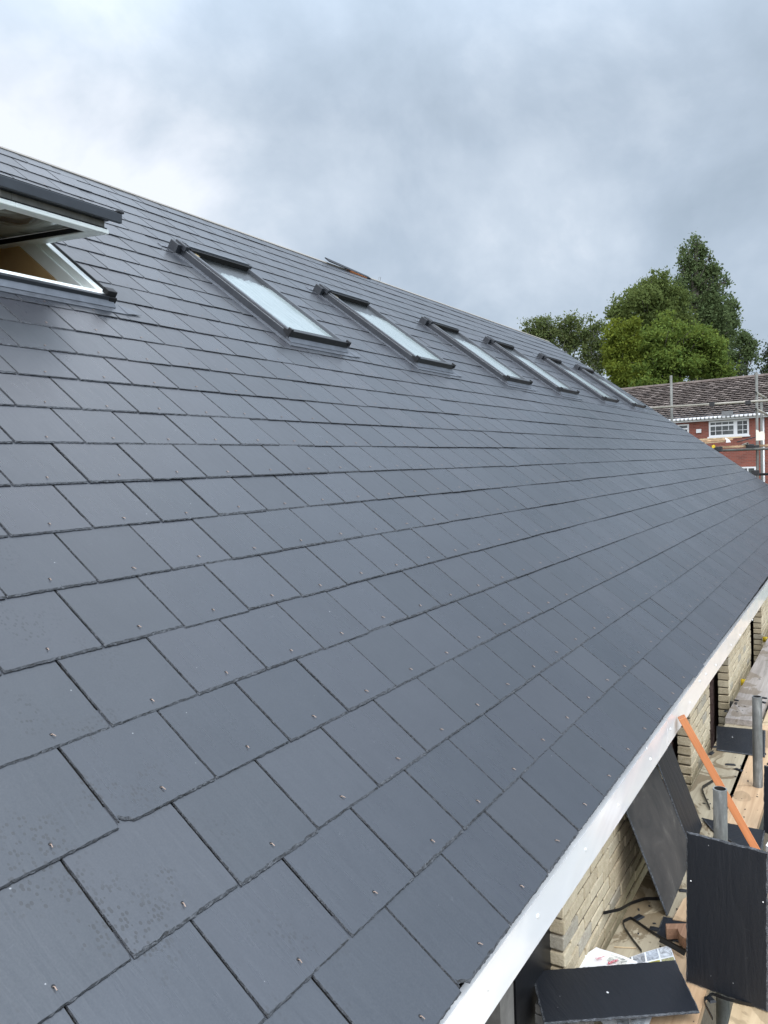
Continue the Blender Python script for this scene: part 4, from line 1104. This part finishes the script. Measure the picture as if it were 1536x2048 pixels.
vx, vz = hl_(1398, 862); mb = MB(); mb.box((vx - .12, -.06, vz - .09), (vx + .12, .0, vz + .09)); mb.build('vent', 'upvc_white', house)
dx_, _ = hl_(1527.5, 850); mb = MB(); mb.tube([(dx_, -.06, 0), (dx_, -.06, HT - .12)], .045, 10); smooth_tube(mb.build('downpipe', 'upvc_white', house))
# dark repair patch at the eave
px0, pz0 = hl_(1449, 826); mb = MB(); mb.box((px0, -.40, HT + .06), (px0 + .5, -.33, HT + .26)); mb.build('eave_patch', 'gutter_grey', house)

# ------------------------------------------------------------------ trees
def tree(name, label, blobs, depth, nleaf, size, leafmat, trunk_px, trunk_r=.25, barkmat='bark', spread=.5, seed=1, yellow=.35, flat=.75, group='trees behind the brick house', upright=0.0, per=14, lumps=9, grow=1.2):
    """blobs: (cx, cy, rx, ry[, density]) in picture pixels at the tree's depth; crown = many leaf faces in clumps through the volume"""
    rnd = random.Random(seed); k = depth / FPX
    base = at_depth(trunk_px[0], trunk_px[1], depth)
    root = empty(name, (base.x, base.y, GZ)); tag(root, label, 'tree', group)
    org = Vector((base.x, base.y, GZ))
    fx = RIGHT.copy(); fx.z = 0; fx.normalize(); fy = FWD.copy(); fy.z = 0; fy.normalize()
    sub = []
    blobs = [(b[0], b[1], b[2] * grow, b[3] * grow) + tuple(b[4:]) for b in blobs]
    for b in blobs:
        den = b[4] if len(b) > 4 else 1
        sub.append((b[0], b[1], b[2] * .58, b[3] * .60, den * .62, 0.0))
        m_ = max(5, int(lumps * (b[2] * b[3]) ** .5 / 26))
        for q in range(m_):
            an = rnd.uniform(0, 6.283); rr = rnd.uniform(.45, .92); z_ = rnd.uniform(-1, 1)
            fr = rnd.uniform(.20, .44)
            sub.append((b[0] + math.cos(an) * rr * b[2], b[1] + math.sin(an) * rr * b[3], max(4, fr * b[2]), max(4, fr * b[3] * .85), den * rnd.uniform(.7, 1.5), z_ * rr * b[2] * .8))
    main = blobs; blobs = sub
    tot = sum(b[2] * b[3] * (b[4] if len(b) > 4 else 1) for b in blobs)
    vs = []; fs = []; cs = []; tips = []
    for b in main: tips.append((at_depth(b[0], b[1], depth) - org, b[2] * k, b[3] * k))
    for b in blobs:
        tn0 = rnd.uniform(-.18, .18)
        c = at_depth(b[0], b[1], depth + b[5] * k); rx, rz = b[2] * k, b[3] * k; ryy = min(rx * .95, rx)
        n = int(nleaf * b[2] * b[3] * (b[4] if len(b) > 4 else 1) / tot)
        ncl = max(2, n // per)
        for q in range(ncl):
            while True:
                v = Vector((rnd.uniform(-1, 1), rnd.uniform(-1, 1), rnd.uniform(-1, 1)))
                l = v.length
                if .25 < l < 1.0 and rnd.random() < (.25 + .75 * l): break
            bump_ = 1 + .16 * math.sin(5 * v.x + seed) * math.cos(4 * v.z + 2 * seed)
            cc = c + fx * v.x * rx * bump_ + fy * v.y * ryy * bump_ + Vector((0, 0, v.z * rz * bump_)) - org
            tone = min(1, max(0, rnd.random() + tn0 + .12 * v.z)); yel = max(0, rnd.uniform(-.6, 1)) * yellow
            sp = spread * rnd.uniform(.55, 1.3)
            for l_ in range(per):
                p = cc + Vector((rnd.gauss(0, sp), rnd.gauss(0, sp), rnd.gauss(0, sp * flat * (1 + upright))))
                nrm = Vector((rnd.gauss(0, 1), rnd.gauss(0, 1), rnd.gauss(.35, .8))).normalized()
                a = nrm.cross(Vector((rnd.random() - .5, rnd.random() - .5, rnd.random() - .5))).normalized(); b2 = nrm.cross(a)
                s_ = size * rnd.uniform(.55, 1.35)
                b0 = len(vs)
                vs += [p - a * s_, p + b2 * s_ * .55, p + a * s_, p - b2 * s_ * .55]
                fs.append([b0, b0 + 1, b0 + 2, b0 + 3])
                t_ = min(1, max(0, tone * .6 + rnd.uniform(0, .4)))
                cs += [(t_, min(1, yel * rnd.uniform(.5, 1.3)), 0, 1)] * 4
    link('crown', vs, fs, leafmat, root, vcol=cs)
    tr = MB()
    topc = max((t[0] for t in tips), key=lambda t: t.z)
    top = Vector((topc.x * .8, topc.y * .8, topc.z))
    mid_ = Vector((0, 0, top.z * .5))
    tr.tube([(0, 0, 0), mid_ * .6, mid_ + Vector((top.x * .2, top.y * .2, 0)), top], [trunk_r, trunk_r * .8, trunk_r * .6, trunk_r * .12], 10)
    for (c, rx, rz) in tips:
        z0 = max(1.0, min(c.z - rz * .6, top.z * .75)); f = z0 / max(top.z, .1)
        st = Vector((top.x * max(0, f - .4), top.y * max(0, f - .4), z0))
        tr.tube([st, st.lerp(c, .5) + Vector((rnd.uniform(-.3, .3), rnd.uniform(-.3, .3), .2)), c + Vector((0, 0, rz * .3))], [trunk_r * .45, trunk_r * .28, trunk_r * .07], 7)
        for q in range(5):
            a_ = rnd.uniform(0, 6.28); e_ = c + Vector((math.cos(a_) * rx * .8, math.sin(a_) * rx * .8, rnd.uniform(-.4, .8) * rz))
            tr.tube([st.lerp(c, .6), (st.lerp(c, .6) + e_) / 2 + Vector((0, 0, .15)), e_], [trunk_r * .2, trunk_r * .12, trunk_r * .04], 5)
    tr.build('trunk', barkmat, root)
    return root
tree('poplar', 'tall dark poplar rising to a narrow double top above all the others',
     [(1393, 488, 7, 14), (1391, 500, 11, 22), (1372, 515, 12, 26), (1408, 520, 14, 30), (1390, 560, 32, 42), (1372, 530, 14, 30), (1415, 570, 22, 40), (1395, 630, 45, 60), (1350, 580, 24, 22, .6), (1438, 580, 16, 24, .8), (1430, 640, 34, 45), (1440, 690, 30, 40), (1452, 562, 6, 7, .6), (1400, 700, 60, 50)],
     78, 40000, .14, 'leaf_poplar', (1392, 760), .42, seed=3, spread=.22, yellow=.25, upright=.5)
tree('broadleaf_tree', 'mid green spreading tree left of the poplar, wispy at its left edge',
     [(1320, 600, 38, 42), (1290, 640, 50, 48), (1250, 650, 30, 40, .8), (1340, 660, 40, 50), (1240, 610, 16, 18, .45), (1310, 570, 20, 16, .5), (1225, 690, 25, 40, .7)],
     70, 36000, .135, 'leaf_mid', (1300, 760), .36, seed=5, spread=.28)
tree('maple_tree', 'bright green rounded tree in front of the poplar, just behind the tiled roof',
     [(1345, 668, 42, 34), (1310, 705, 46, 42), (1380, 705, 50, 44), (1335, 740, 80, 40), (1420, 735, 40, 34), (1290, 745, 45, 36)],
     58, 46000, .115, 'leaf_bright', (1345, 775), .32, seed=8, spread=.22, yellow=.6)
tree('yellowing_tree', 'slender yellow-green tree at the left edge of the big clump',
     [(1250, 670, 26, 36), (1240, 710, 28, 40), (1255, 745, 32, 34), (1228, 740, 14, 26)],
     57, 18000, .105, 'leaf_yellow', (1245, 775), .2, seed=9, spread=.2, yellow=.6)
tree('birch_tree', 'leftmost small birch showing over the slate roof', [(1072, 652, 22, 22), (1050, 664, 14, 12, .7), (1088, 668, 20, 24), (1078, 690, 22, 22, .7)],
     72, 5000, .115, 'leaf_birch', (1075, 760), .16, 'bark_birch', seed=12, spread=.24, yellow=.5)
tree('birch_tree', 'middle birch of the three over the slate roof, the widest', [(1130, 650, 24, 24), (1145, 665, 28, 30), (1118, 680, 26, 30, .8), (1150, 700, 30, 26, .5)],
     72, 7000, .115, 'leaf_birch', (1132, 760), .17, 'bark_birch', seed=14, spread=.24, yellow=.5)
tree('birch_tree', 'birch next to the yellow-green tree, with sky showing through its lower half', [(1190, 655, 16, 22), (1178, 680, 26, 26, .8), (1195, 705, 22, 34, .5), (1180, 730, 26, 22, .5)],
     71, 4800, .115, 'leaf_birch', (1186, 760), .17, 'bark_birch', seed=16, spread=.24, yellow=.4)
tree('small_tree', 'airy small tree right of the poplar above the ridge of the brick house', [(1492, 690, 20, 24, .7), (1505, 708, 14, 18, .6), (1478, 715, 16, 20, .6)],
     74, 3600, .13, 'leaf_poplar', (1488, 760), .15, seed=18, spread=.22, yellow=.3)
tree('dark_bush', 'low dark shrub showing at the ridge under the poplar', [(1465, 752, 24, 16), (1440, 748, 16, 18)], 66, 4000, .12, 'leaf_dark', (1462, 775), .12, seed=20, spread=.34, yellow=.2)
tree('small_tree', 'dark tree cut off by the right edge of the picture', [(1545, 720, 16, 26), (1550, 750, 18, 20)], 66, 4000, .12, 'leaf_dark', (1550, 775), .14, seed=22, spread=.34, yellow=.2)
